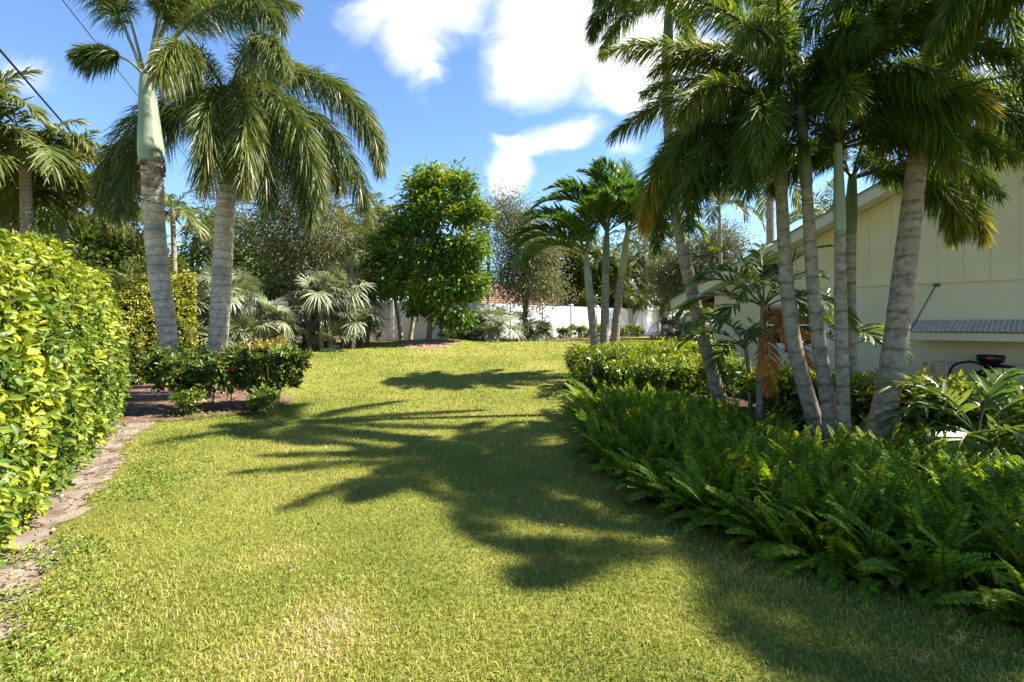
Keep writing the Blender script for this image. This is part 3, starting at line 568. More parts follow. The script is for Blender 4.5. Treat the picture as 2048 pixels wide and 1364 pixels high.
# ------------------------------------------------------------------ white fence and neighbour behind
def fence():
    pts = [np.array([-13.5, 22.6]), np.array([-3.6, 24.1]), np.array([14.2, 39.4])]; f = thing('privacy_fence', 'white vinyl privacy fence with capped posts along the back of the lawn', 'fence', (-3.6, 24.1, .77)); off = np.array([-3.6, 24.1, .77])
    cur = 0
    pm = MB(); box(pm, (0, 0, .9), (.13, .13, 1.95)); pme = pm.mesh('post', M['vinyl'], False)
    cm = MB(); cm.add([(-.085, -.085, 1.876), (.085, -.085, 1.876), (.085, .085, 1.876), (-.085, .085, 1.876), (-.085, -.085, 1.91), (.085, -.085, 1.91), (.085, .085, 1.91), (-.085, .085, 1.91), (0, 0, 1.96)], F3=[[4, 5, 8], [5, 6, 8], [6, 7, 8], [7, 4, 8]], F4=[[0, 1, 5, 4], [1, 2, 6, 5], [2, 3, 7, 6], [3, 0, 4, 7], [0, 3, 2, 1]]); cme = cm.mesh('post_cap', M['vinyl'], False)
    for a, b, sp in ((pts[0], pts[1], 2.05), (pts[1], pts[2], 2.42)):
        L = np.linalg.norm(b - a); n = round(L / sp); d = (b - a) / L; rz = math.atan2(d[1], d[0]); w = L / n - .13
        bm = MB(); nb = 12
        for i in range(nb):                           # tongue and groove boards of one panel
            x0 = -w / 2 + w * i / nb; box(bm, (x0 + w / nb / 2, 0, .93), (w / nb - .006, .03, 1.5))
        bme = None
        rm = MB(); box(rm, (0, 0, 1.745), (w, .05, .13)); rme = rm.mesh('top_rail', M['vinyl'], False); rm = MB(); box(rm, (0, 0, .115), (w, .05, .13)); rbe = rm.mesh('bottom_rail', M['vinyl'], False)
        om = MB(); box(om, (0, 0, .93), (w / nb - .0015, .03, 1.5)); ome = om.mesh('board', M['vinyl'], False)
        for i in range(n + (1 if b is pts[2] else 0)):
            p = a + d * L * i / n; po = obj('post', pme, f, (p[0] - off[0], p[1] - off[1], T(*p) - .77 + R.normal(0, .006)), (R.normal(0, .003), R.normal(0, .003), rz)); obj('cap', cme, po)
            if i < n:
                c = a + d * L * (i + .5) / n; lo = (c[0] - off[0], c[1] - off[1], T(*c) - .77)
                obj('top_rail', rme, f, lo, (0, 0, rz)); obj('bottom_rail', rbe, f, lo, (0, 0, rz))
                for j in range(nb):
                    x = -w / 2 + w * (j + .5) / nb; obj('board', ome, f, (lo[0] + d[0] * x, lo[1] + d[1] * x, lo[2]), (0, 0, rz))
fence()
def neighbour():
    h = thing('neighbour_house', 'low white house with brown shingle hip roof beyond the fence', 'house', (0, 44, .77))
    mb = MB(); box(mb, (0, 4, 1.2), (16, 8, 2.4)); mb.build('wall', M['wallN'], h)
    V = [(-8.6, -.6, 2.4), (8.6, -.6, 2.4), (8.6, 8.6, 2.4), (-8.6, 8.6, 2.4), (-4.2, 4, 4.75), (4.2, 4, 4.75)]
    mb = MB(); mb.add(np.array(V) + [0, 0, .02], F3=[[0, 4, 3], [1, 2, 5]], F4=[[0, 1, 5, 4], [2, 3, 4, 5], [0, 3, 2, 1]]); r = mb.build('roof', M['tile'], h)
    mb = MB(); box(mb, (0, -.63, 2.33), (17.2, .04, .18)); mb.build('fascia', M['white'], r)
    for i in range(12):                                # shingle courses
        z = 2.45 + i * .19; y = -.6 + (z - 2.42) * 4.6 / 2.35; xw = 8.6 - (z - 2.42) * 4.4 / 2.35
        mb = MB(); mb.add([(-xw, y, z), (xw, y, z), (xw, y - .015, z + .035), (-xw, y - .015, z + .035), (xw - .3, y + .36, z + .19), (-xw + .3, y + .36, z + .19)], F4=[[0, 1, 2, 3], [3, 2, 4, 5]]); mb.build('shingle_course', M['tile'], r)
    for x in (-5, 0, 5):
        mb = MB(); box(mb, (x, -.02, 1.4), (1.4, .06, 1.1)); w = mb.build('window', M['white'], h); mb = MB(); box(mb, (x, -.045, 1.4), (1.2, .03, .9)); mb.build('pane', M['glass'], w)
neighbour()

# ------------------------------------------------------------------ left foxtail palms
dA = 10.0; dB = 10.3
def pa(l, d): return [P(px, py, d) for px, py in l]
gA = G(364, dA); gB = G(402, dB)
palm('foxtail_palm', 'tall foxtail palm with pale green crownshaft and bare upper petioles beside clipped hedge', 'palm tree', [gA] + pa([(354, 765), (341, 710), (330, 630), (318, 550), (309, 450), (303, 325)], dA), (.165, .185), P(293, 152, dA),
     [(190, 62, 1.3, 85, dict(p0=.42, ll=.42)), (150, 78, 3.2, 30, dict(cp=1.6, p0=.42)), (110, 84, 3.4, 20, dict(cp=1.6, p0=.42)), (60, 80, 3.4, 45, dict(cp=1.5, p0=.4)), (20, 66, 3.6, 80, dict(cp=1.5, p0=.36)), (338, 10, 3.1, 95, dict(cp=.7, p0=.26)), (95, 55, 3.0, 90, dict(p0=.35)), (345, 58, 3.7, 115, dict(cp=1.3, p0=.33)), (80, 80, 3.0, 40, dict(cp=1.6, p0=.42)), (45, 84, 3.0, 25, dict(cp=1.6, p0=.42)), (176, 70, 3.2, 40, dict(cp=1.6, p0=.35))],
     'foxtail', kw=FOX, husks=80, topr=.6)
palm('foxtail_palm', 'foxtail palm with heavy drooping plumes standing behind the copper tipped shrub', 'palm tree', [gB] + pa([(408, 790), (415, 762), (428, 722), (436, 680), (443, 570), (450, 430), (453, 330)], dB), (.18, .165), P(456, 205, dB),
     [(176, 40, 4.1, 128, dict(cp=.62)), (172, 26, 3.7, 112, dict(cp=.6)), (166, 34, 3.9, 122, dict(cp=.65)), (14, 70, 4.4, 165), (355, 32, 4.2, 120, dict(cp=.62)), (3, 60, 4.4, 155), (330, 40, 3.9, 128, dict(cp=.55)), (310, 34, 3.6, 122, dict(cp=.5)), (290, 30, 3.4, 118, dict(cp=.5)), (342, 22, 3.7, 110, dict(cp=.5)), (318, 16, 3.3, 104, dict(cp=.5)), (350, 10, 3.3, 98, dict(cp=.5)), (40, 40, 3.2, 130), (75, 72, 2.8, 60), (110, 35, 3.0, 120), (272, 60, 2.8, 140), (318, 72, 3.2, 140)],
     'foxtail', kw=FOX, husks=70, topr=.5)

# ------------------------------------------------------------------ right foxtail palms
def spread(n, e_lo, e_hi, L, az0=0, jit=14, dl=75, dh=125):
    out = []
    for i in range(n):
        q = (i + .5) / n; e = e_hi + (e_lo - e_hi) * q; out.append((az0 + i * 137.5 + R.normal(0, jit), e, L * R.uniform(.88, 1.1), dl + (dh - dl) * R.random() + max(0, 30 - e) * .3))
    return out
d1 = 8.6
palm('foxtail_palm', 'leaning foxtail palm with grey ringed trunk bending over the fern bed', 'palm tree', [G(1452, d1)] + pa([(1432, 770), (1400, 650), (1368, 510), (1348, 390), (1338, 260), (1335, 130)], d1), (.105, .085), P(1337, 10, d1),
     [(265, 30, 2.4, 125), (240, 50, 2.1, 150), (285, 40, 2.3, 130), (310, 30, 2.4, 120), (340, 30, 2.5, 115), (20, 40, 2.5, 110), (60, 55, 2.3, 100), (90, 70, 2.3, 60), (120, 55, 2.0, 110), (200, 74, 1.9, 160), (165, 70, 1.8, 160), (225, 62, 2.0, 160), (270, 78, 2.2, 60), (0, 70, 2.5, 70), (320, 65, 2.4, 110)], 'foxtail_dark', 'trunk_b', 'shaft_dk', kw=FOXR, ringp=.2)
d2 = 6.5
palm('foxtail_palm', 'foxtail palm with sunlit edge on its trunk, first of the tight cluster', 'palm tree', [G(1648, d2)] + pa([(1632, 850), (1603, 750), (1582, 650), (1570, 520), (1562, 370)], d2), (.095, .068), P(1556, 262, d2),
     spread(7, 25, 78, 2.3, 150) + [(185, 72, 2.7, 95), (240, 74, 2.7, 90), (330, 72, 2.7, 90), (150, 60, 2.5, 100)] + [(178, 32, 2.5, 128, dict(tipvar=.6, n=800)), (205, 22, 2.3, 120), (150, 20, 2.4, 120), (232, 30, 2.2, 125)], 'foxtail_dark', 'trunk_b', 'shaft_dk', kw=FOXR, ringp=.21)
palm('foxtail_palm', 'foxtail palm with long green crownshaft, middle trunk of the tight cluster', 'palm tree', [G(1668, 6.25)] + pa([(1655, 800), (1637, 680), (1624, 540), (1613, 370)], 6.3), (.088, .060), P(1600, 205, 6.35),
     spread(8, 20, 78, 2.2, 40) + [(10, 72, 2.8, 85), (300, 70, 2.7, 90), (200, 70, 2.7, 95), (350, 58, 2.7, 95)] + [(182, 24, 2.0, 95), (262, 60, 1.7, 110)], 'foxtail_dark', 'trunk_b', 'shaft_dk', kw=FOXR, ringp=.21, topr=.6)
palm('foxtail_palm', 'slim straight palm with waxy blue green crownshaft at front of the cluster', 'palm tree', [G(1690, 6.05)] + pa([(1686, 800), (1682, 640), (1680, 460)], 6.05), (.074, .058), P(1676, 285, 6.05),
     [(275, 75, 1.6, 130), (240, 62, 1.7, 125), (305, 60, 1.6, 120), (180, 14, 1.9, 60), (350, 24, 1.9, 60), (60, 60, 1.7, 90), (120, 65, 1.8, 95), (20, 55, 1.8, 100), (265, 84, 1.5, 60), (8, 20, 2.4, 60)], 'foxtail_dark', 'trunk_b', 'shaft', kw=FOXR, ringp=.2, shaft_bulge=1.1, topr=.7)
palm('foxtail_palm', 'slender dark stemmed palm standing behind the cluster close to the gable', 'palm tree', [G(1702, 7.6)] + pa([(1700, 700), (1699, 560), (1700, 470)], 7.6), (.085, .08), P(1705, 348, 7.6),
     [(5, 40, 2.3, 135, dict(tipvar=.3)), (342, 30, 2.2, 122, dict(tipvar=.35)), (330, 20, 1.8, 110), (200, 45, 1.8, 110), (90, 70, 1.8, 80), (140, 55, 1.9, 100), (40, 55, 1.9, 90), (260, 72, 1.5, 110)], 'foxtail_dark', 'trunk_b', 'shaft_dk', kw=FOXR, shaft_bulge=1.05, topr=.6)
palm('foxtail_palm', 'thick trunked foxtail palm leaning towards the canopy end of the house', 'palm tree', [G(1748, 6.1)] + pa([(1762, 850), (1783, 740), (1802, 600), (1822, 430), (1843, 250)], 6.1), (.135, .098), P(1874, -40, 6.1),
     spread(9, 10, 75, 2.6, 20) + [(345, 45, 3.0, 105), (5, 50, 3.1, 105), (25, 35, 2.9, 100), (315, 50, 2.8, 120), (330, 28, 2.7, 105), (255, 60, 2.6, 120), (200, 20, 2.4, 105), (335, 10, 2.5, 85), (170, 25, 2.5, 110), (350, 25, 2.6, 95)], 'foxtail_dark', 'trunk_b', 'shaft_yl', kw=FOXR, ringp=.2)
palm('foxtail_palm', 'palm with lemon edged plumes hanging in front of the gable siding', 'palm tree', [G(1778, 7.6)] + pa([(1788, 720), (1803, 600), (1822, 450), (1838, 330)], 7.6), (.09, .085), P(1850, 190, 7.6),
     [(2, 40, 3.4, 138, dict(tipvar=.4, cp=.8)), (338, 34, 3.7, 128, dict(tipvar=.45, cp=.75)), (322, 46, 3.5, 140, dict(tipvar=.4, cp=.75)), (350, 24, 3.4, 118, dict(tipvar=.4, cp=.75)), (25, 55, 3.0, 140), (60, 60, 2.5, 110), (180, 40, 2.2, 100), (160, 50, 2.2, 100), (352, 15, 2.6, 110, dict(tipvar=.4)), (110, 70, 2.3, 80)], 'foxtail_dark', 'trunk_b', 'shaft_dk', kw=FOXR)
palm('foxtail_palm', 'foxtail palm with plumes arching over the near end of the fern bed', 'palm tree', [(6.1, 4.1, T(6.1, 4.1)), (6.1, 4.1, 2), (6.05, 4.0, 4.3)], (.15, .13), (6.05, 4.0, 5.4),
     spread(12, -12, 75, 2.5, 10) + [(160, 20, 2.9, 95), (135, 12, 2.8, 85), (195, 30, 2.8, 105), (145, 35, 2.9, 95), (120, 25, 2.7, 90)], 'foxtail_dark', 'trunk_b', 'shaft_dk', kw=FOXR)
palm('foxtail_palm', 'foxtail palm rising beside the lawn edge where the fern bed ends', 'palm tree', [(6.1, 2.7, T(6.1, 2.7)), (6.1, 2.7, 2), (6.1, 2.7, 4.0)], (.15, .13), (6.1, 2.7, 4.9),
     spread(13, -12, 75, 2.4, 50), 'foxtail_dark', 'trunk_b', 'shaft_dk', kw=FOXR)

# ------------------------------------------------------------------ three christmas palms
ADO = dict(n=120, ll=.60, lw=.046, p0=.18, ld=.30, va=.6, a0=64, a1=20, rr=.02)
for i, (bx, pts, sh, lab, fr) in enumerate([
    (1197, [(1190, 690), (1180, 600)], (1172, 505), 'christmas palm with green crownshaft leaning towards the lawn',
     [(178, 48, 2.0, 110), (200, 22, 1.9, 95), (150, 30, 1.8, 100), (230, 55, 1.7, 95), (110, 60, 1.7, 80), (60, 65, 1.6, 70), (270, 70, 1.6, 80), (185, 70, 1.9, 110)]),
    (1210, [(1209, 690), (1211, 545)], (1214, 460), 'christmas palm with straight grey trunk between two slimmer leaning palms',
     [(175, 55, 2.0, 100), (215, 60, 1.8, 100), (140, 62, 1.8, 80), (90, 72, 1.7, 50), (30, 60, 1.7, 90), (330, 45, 1.7, 100), (270, 60, 1.6, 110), (245, 80, 1.6, 50), (10, 30, 1.7, 95)]),
    (1226, [(1232, 650), (1243, 550)], (1256, 458), 'christmas palm with yellow crownshaft leaning away from the lawn',
     [(200, 66, 1.9, 70), (160, 74, 1.8, 50), (100, 78, 1.9, 40), (40, 60, 1.8, 85), (0, 45, 1.9, 95), (340, 28, 1.9, 100), (300, 55, 1.7, 95), (250, 62, 1.7, 95), (20, 20, 1.8, 80), (75, 50, 1.7, 80)])]):
    d = 12.6 + .15 * i
    fr = [(a, e + 6, L * 1.04, dr - 6) for a, e, L, dr in fr] + [(a + 25, e + 16, L * 1.0, dr - 10) for a, e, L, dr in fr[::2]]
    palm('christmas_palm', lab, 'palm tree', [G(bx, d)] + pa(pts, d), (.115, .088), P(*sh, d), fr, 'adonidia', 'trunk_c', ('shaft', 'shaft_dk', 'shaft_yl')[i], 'christmas palms in the low shrubs', ADO, ringp=.12, shaft_bulge=1.12, topr=.5)

# ------------------------------------------------------------------ young palms in the bed
YNG = dict(n=46, ll=.40, lw=.042, p0=.25, ld=.3, va=.5, a0=60, a1=22, rr=.013)
yp = [(178, 50, 1.25, 80), (195, 62, 1.3, 100), (165, 30, 1.3, 85), (210, 20, 1.1, 80), (230, 45, 1.1, 95), (20, 55, 1.3, 75), (340, 30, 1.3, 100), (70, 72, 1.4, 50), (120, 70, 1.4, 60), (0, 70, 1.3, 60), (275, 40, 1.0, 110),
      (272, -5, .95, 75, dict(mat='dead', n=56, ll=.38, lw=.05, p0=.1)), (285, -30, 1.1, 50, dict(mat='dead', n=46, ll=.3)), (250, -45, 1.25, 40, dict(mat='dead', n=46, ll=.26))]
palm('young_palm', 'young palm with hanging orange dead fronds beside the leaning trunk', 'palm tree', [G(1520, 7.7), G(1520, 7.7) + [0, 0, .5], P(1528, 605, 7.7)], (.05, .045), None, yp, 'young', 'trunk_c', kw=YNG, ringp=.1, k=10)
palm('young_palm', 'young green palm arching its fronds between the leaning trunk and shrubs', 'palm tree', [G(1500, 8.4), P(1500, 760, 8.4), P(1490, 690, 8.4)], (.04, .035), None,
     [(180, 40, 1.1, 85), (200, 60, 1.1, 90), (220, 25, 1.0, 90), (250, 55, .9, 100), (160, 65, 1.1, 70), (300, 50, .9, 90), (30, 60, 1.0, 80)], 'young', 'trunk_c', kw=YNG, ringp=.1, k=8)
palm('young_palm', 'young palm glowing against the stucco behind the clustered trunks', 'palm tree', [G(1690, 8.6), P(1690, 780, 8.6), P(1690, 690, 8.6)], (.04, .035), None,
     [(0, 50, 1.0, 120), (20, 62, 1.0, 110), (340, 40, .9, 110), (180, 45, 1.0, 100), (200, 65, 1.1, 80), (160, 70, 1.1, 70), (90, 75, 1.2, 40), (270, 50, .8, 100)], 'young_pale', 'trunk_c', kw=YNG, ringp=.1, k=8)
palm('young_palm', 'young palm with glossy arching leaves and brown dead skirt near the fern fronds', 'palm tree', [G(1945, 5.3), P(1950, 900, 5.3), P(1955, 870, 5.3)], (.045, .04), None,
     [(178, 66, 1.15, 85, dict(mat='young_pale', lw=.055)), (190, 48, 1.15, 90, dict(mat='young_pale', lw=.055)), (215, 30, .85, 105, dict(lw=.055)), (245, 25, .75, 110), (5, 55, 1.1, 60), (345, 48, 1.0, 70), (25, 68, 1.0, 60), (300, 35, .75, 110), (270, 45, .7, 120, dict(mat='young_pale', lw=.05)), (110, 60, 1.0, 70),
      (215, -40, .55, 40, dict(mat='deadbrown', ll=.2)), (240, -55, .5, 30, dict(mat='deadbrown', ll=.2)), (265, -45, .5, 40, dict(mat='deadbrown', ll=.2))], 'young', 'trunk_c', kw=dict(YNG, n=40, ll=.42, lw=.05), ringp=.1, k=10)
# ------------------------------------------------------------------ broadleaf trees
def tree(name, label, cat, base, trunks, ell, nclus, nleaf, ln, wd, spr, mat, bark='bark', group=None, shell=.55, droop=-.1, six=False, rng=R, limbs=26, tipl=.25, holes=0):
    """trunks: list of (path, r0, r1); ell: crown ellipsoids (centre, radii, weight)"""
    base = np.array(base, float); root = thing(name, label, cat, base, group); mb = MB(); C = []
    wsum = sum(e[2] for e in ell)
    for c, r, w in ell:
        n = int(nclus * w / wsum); d = randdir(n, rng); rad = (shell + (1 - shell) * rng.random(n)) ** .7; lump = .82 + .3 * vnoise(d[:, 0] * 2 + d[:, 2], d[:, 1] * 2 - d[:, 2], 1.7, rng.integers(99))
        C.append(np.array(c) - base + d * np.array(r) * (rad * lump)[:, None])
    C = np.concatenate(C); cm = C.mean(0)
    if holes: C = C[vnoise(C[:, 0] * 1.0 + C[:, 2] * .8, C[:, 1] * .6 + C[:, 2] * 1.0, 1.15, 5) > holes]
    for path, r0, r1 in trunks:
        p = spline([np.array(q, float) - base for q in path], 16); p[0, 2] -= .06; tube(mb, p, np.interp(np.linspace(0, 1, 16), [0, .08, 1], [r0 * 1.3, r0, r1]), 9)
    tops = [np.array(t[0][-1], float) - base for t in trunks]
    for c in C[rng.choice(len(C), min(limbs, len(C)), False)]:
        s = tops[int(np.argmin([np.linalg.norm(c - t) for t in tops]))]; m = (s + c) / 2 + rng.normal(0, .12, 3) + [0, 0, .1]; m2 = s * .8 + c * .2 + [0, 0, .05]
        tube(mb, spline([s - [0, 0, .25], m2, m, c], 9), np.linspace(.045, .008, 9), 5, cap=False)
    mb.build('trunk', M[bark], root, smooth=True)
    k = rng.integers(int(nleaf * .6), int(nleaf * 1.4) + 1, len(C)); idx = np.repeat(np.arange(len(C)), k); n = len(idx)
    off = rng.normal(0, 1, (n, 3)) * spr * np.array([1, 1, .75]); Pb = C[idx] + off
    out = nrm(Pb - cm); D = nrm(off / spr * .6 + out * .7 + rng.normal(0, .55, (n, 3)) + [0, 0, droop])
    up = (Pb[:, 2] - Pb[:, 2].min()) / max(1e-6, np.ptp(Pb[:, 2])); cv = rng.normal(0, .13, len(C))[idx]
    rr = np.linalg.norm(off, axis=1) / spr
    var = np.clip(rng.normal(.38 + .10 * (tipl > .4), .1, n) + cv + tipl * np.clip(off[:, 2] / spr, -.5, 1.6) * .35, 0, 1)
    fm = MB(); leaves(fm, Pb, D, ln * rng.uniform(.7, 1.25, n), wd * rng.uniform(.75, 1.2, n), var, rng, .18, six); fm.build('crown', M[mat], root)
    return root
dt = 20.6; b0 = G(858, dt)
def PT(px, py, d): return P(px, py, d)
tree('broadleaf_tree', 'rounded broadleaf tree with yellow green tips on a mulched mound', 'tree', b0, [([b0, PT(860, 640, dt), PT(864, 560, dt), PT(868, 460, dt)], .11, .06)],
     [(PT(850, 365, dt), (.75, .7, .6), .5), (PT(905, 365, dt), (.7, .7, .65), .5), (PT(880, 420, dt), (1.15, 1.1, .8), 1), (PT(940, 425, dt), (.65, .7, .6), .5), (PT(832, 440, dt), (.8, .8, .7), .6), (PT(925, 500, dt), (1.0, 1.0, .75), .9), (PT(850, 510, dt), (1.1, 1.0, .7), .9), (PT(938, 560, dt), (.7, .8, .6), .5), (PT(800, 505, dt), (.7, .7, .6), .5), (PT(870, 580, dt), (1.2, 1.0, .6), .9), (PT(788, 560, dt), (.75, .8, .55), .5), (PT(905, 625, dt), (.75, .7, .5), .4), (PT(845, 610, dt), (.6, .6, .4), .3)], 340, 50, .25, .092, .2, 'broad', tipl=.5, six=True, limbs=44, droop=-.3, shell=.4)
b1 = G(803, 21.6)
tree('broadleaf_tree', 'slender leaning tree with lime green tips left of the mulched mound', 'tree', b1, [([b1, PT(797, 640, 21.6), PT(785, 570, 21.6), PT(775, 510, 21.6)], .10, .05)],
     [(PT(780, 500, 21.6), (.85, .9, 1.0), 1), (PT(765, 545, 21.6), (.75, .8, .7), .7), (PT(800, 440, 21.6), (.5, .6, .6), .3)], 120, 32, .19, .07, .2, 'broad', 'bark_pale', tipl=.6, six=True, limbs=18, droop=-.2)
b2 = G(820, 22.0)
tree('broadleaf_tree', 'thin pale stemmed tree just behind the mulched mound', 'tree', b2, [([b2, PT(826, 640, 22), PT(833, 590, 22), PT(836, 540, 22)], .10, .05)],
     [(PT(840, 520, 22), (.8, .8, .8), 1)], 60, 30, .19, .07, .2, 'broad', 'bark_pale', six=True, limbs=12)
b3 = G(585, 19.5); d3 = 19.5
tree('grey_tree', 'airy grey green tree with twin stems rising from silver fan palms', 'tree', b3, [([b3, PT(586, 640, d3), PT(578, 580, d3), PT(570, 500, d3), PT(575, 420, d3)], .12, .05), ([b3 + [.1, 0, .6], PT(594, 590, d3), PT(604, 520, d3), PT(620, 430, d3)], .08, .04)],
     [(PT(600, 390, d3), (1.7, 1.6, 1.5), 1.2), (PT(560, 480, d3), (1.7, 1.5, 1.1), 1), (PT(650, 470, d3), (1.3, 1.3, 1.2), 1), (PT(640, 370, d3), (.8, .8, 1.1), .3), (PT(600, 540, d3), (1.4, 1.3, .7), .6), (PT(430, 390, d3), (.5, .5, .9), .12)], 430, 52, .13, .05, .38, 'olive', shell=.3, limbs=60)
b4 = G(1046, 25.0); d4 = 25.0
tree('grey_tree', 'upright grey green tree growing beside the fence near fan palms', 'tree', b4, [([b4, PT(1050, 630, d4), PT(1046, 570, d4), PT(1040, 500, d4)], .12, .05), ([b4 + [.1, 0, 1.0], PT(1060, 570, d4), PT(1072, 510, d4)], .08, .04)],
     [(PT(1025, 480, d4), (1.3, 1.3, 1.7), 1), (PT(1018, 420, d4), (.6, .6, .8), .25), (PT(1060, 490, d4), (1.4, 1.3, 1.5), 1), (PT(1075, 570, d4), (1.6, 1.3, 1.0), .9), (PT(1010, 560, d4), (1.0, 1, .9), .5)], 380, 52, .15, .058, .40, 'olive', shell=.3, limbs=60)
b5 = G(1395, 27); d5 = 27
tree('grey_tree', 'rounded pale grey tree beyond the low eave of the house', 'tree', b5, [([b5, PT(1395, 610, d5), PT(1398, 560, d5)], .14, .07)],
     [(PT(1400, 540, d5), (2.1, 1.8, 1.6), 1), (PT(1430, 500, d5), (1.4, 1.4, 1.1), .6), (PT(1350, 560, d5), (1.2, 1.2, 1.0), .5)], 380, 56, .16, .06, .4, 'olive', shell=.35, limbs=40)
for i, (px, py, d, rx, rz, lab) in enumerate([(240, 525, 26, 2.6, 1.5, 'low spreading green tree beyond the clipped hedge'), (205, 492, 32, 1.7, 1.4, 'pale green tree far behind the spreading tree'), (720, 520, 31, 3.0, 2.6, 'dark leafy tree massed behind the white fence by fan palms'), (480, 500, 30, 3.4, 2.4, 'dark leafy tree behind the ringed foxtail trunks'),
                                               (922, 560, 38, 1.2, 1.7, 'small dense tree beside the brown shingle roof'), (1140, 530, 36, 3.2, 2.4, 'olive tree behind the christmas palms and fence'), (1270, 540, 42, 4.2, 3.2, 'dark tree mass behind yellowing palms'), (600, 560, 33, 4.0, 2.0, 'dense low tree behind the airy grey tree'), (60, 480, 24, 3.4, 2.6, 'dense green tree behind the tall bright hedge'), (1480, 590, 40, 4.5, 2.0, 'dense low tree far behind the house eave'), (820, 540, 40, 4, 2.2, 'dense dark tree far behind the mulched mound')]):
    c = P(px, py, d); g = G(px, d)
    tree('dense_tree', lab, 'tree', g, [([g, (g + c) / 2 + [.1, 0, 0], c], .14, .07)], [(c, (rx, rx * .8, rz), 1), (c + [-.4 * rx, .2, -.35 * rz], (rx * .7, rx * .6, rz * .7), .6), (c + [.45 * rx, 0, -.3 * rz], (rx * .65, rx * .6, rz * .7), .6)], 330, 26, .31, .14, .36, 'dense', group='trees beyond the garden boundary', shell=.35, limbs=20)

# ------------------------------------------------------------------ palms in the background
BGK = dict(lod=1, n=90, ll=.75, lw=.055, p0=.15, ld=.45, va=.4, a0=68, a1=24, rr=.025)
bgm = [frond(1.0, e, dr, **dict(BGK, ll=.30, lw=.026, rr=.010, tipvar=.2)).mesh('frond', M['bgpalm']) for e, dr in ((75, 60), (60, 90), (50, 100), (35, 110), (20, 100), (65, 120), (0, 80))]
arm = [frond(1.0, e, dr, **dict(BGK, n=70, ll=.26, lw=.024, rr=.008, tipvar=.2)).mesh('frond', M['areca']) for e, dr in ((82, 50), (75, 70), (68, 90), (60, 100), (50, 110))]
def bgpalm(px, py, d, L, n, label, group=None, name='far_palm', r=.11, shaft=None, mat='bgpalm', meshes=None, lean=0):
    g = G(px + lean, d); c = P(px, py, d)
    return palm(name, label, 'palm tree', [g, (g * .5 + c * .5) + [.08, 0, 0], c], (r * 1.1, r * .85), None, [(i * 137.5 + R.normal(0, 10), 0, L * R.uniform(.85, 1.15), 0) for i in range(n)], mat, 'trunk_c', group=group, ringp=.14, k=8, meshes=meshes or bgm)
bgpalm(50, 330, 15, 2.7, 28, 'bushy palm with yellowing fronds behind the bright hedge', r=.16)
bgpalm(120, 385, 17, 2.6, 27, 'palm with orange seed stalks and arching fronds over the hedge', r=.15)
bgpalm(-70, 255, 14, 2.6, 25, 'palm with broad drooping frond beside the power cable', r=.15)
bgpalm(20, 430, 18, 2.3, 25, 'short palm crowded low behind the bright hedge', r=.14)
bgpalm(345, 420, 22, 1.9, 11, 'young upright palm seen between the two foxtail trunks')
bgpalm(425, 450, 24, 1.9, 12, 'small palm behind the second foxtail trunk')
bgpalm(265, 450, 25, 2.2, 12, 'palm with dry hanging fronds behind the first foxtail trunk')
for px, py, d, L in ((700, 470, 28, 2.3), (760, 440, 30, 2.6), (735, 505, 27, 2.2), (670, 510, 29, 2.3)):
    bgpalm(px, py, d, L, 13, 'palm with tangled green fronds behind the fence near the broadleaf trees', 'palms behind the fence by the broadleaf trees')
for px, py, d, L in ((1115, 500, 33, 2.3), (1180, 520, 35, 2.4), (1290, 490, 36, 2.6), (1325, 520, 36, 2.4), (1245, 540, 37, 2.3), (975, 450, 40, 2.6)):
    bgpalm(px, py, d, L, 12, 'yellowing palm standing behind the fence past the christmas palms', 'yellowing palms behind the fence')
bgpalm(1438, 400, 24, 2.3, 12, 'thin stemmed palm rising behind the eave of the house', r=.085)
bgpalm(1540, 330, 19, 2.3, 12, 'tall palm with brown trunk rising behind the house roof', r=.15, lean=-8)
bgpalm(1660, 430, 26, 2.3, 12, 'palm peeping over the rake of the house roof', r=.15)
def areca(px, d, n, h, label, group=None):
    g = G(px, d); root = thing('areca_clump', label, 'palm clump', g, group)
    for i in range(n):
        a = R.uniform(0, 6.283); q = R.uniform(.1, 1.0); b = np.array([math.cos(a), math.sin(a), 0]) * q * .45; hh = h * R.uniform(.55, 1.0); t = b * 2.6 + np.array([0, 0, hh * .55])
        mb = MB(); tube(mb, spline([b - [0, 0, .05], b * 1.5 + [0, 0, hh * .3], t], 6), [.035, .033, .03, .03, .028, .025], 6, .4); mb.build('cane', M['trunk_c'], root)
        for k in range(5): obj('frond', arm[int(R.integers(5))], root, t, (R.uniform(-.15, .15), 0, a + R.normal(0, 1.1)), hh * .55 * R.uniform(.75, 1.1))
for px, d, n, h in ((1262, 34, 11, 4.2), (1302, 37, 11, 4.4), (1340, 36, 10, 4.0), (1228, 35, 9, 3.6), (1160, 34, 9, 3.4)): areca(px, d, n, h, 'dark areca palm thicket behind the lit stretch of fence', 'areca thickets behind the fence')
areca(95, 13.8, 12, 4.2, 'bushy areca clump rising right behind the tall bright hedge')
areca(175, 16, 10, 3.8, 'bushy areca clump past the end of the bright hedge')
areca(455, 17.5, 9, 3.4, 'yellow stemmed areca clump between the second foxtail trunk and grey tree')
areca(372, 17, 8, 3.6, 'yellow stemmed areca clump between the two foxtail trunks')

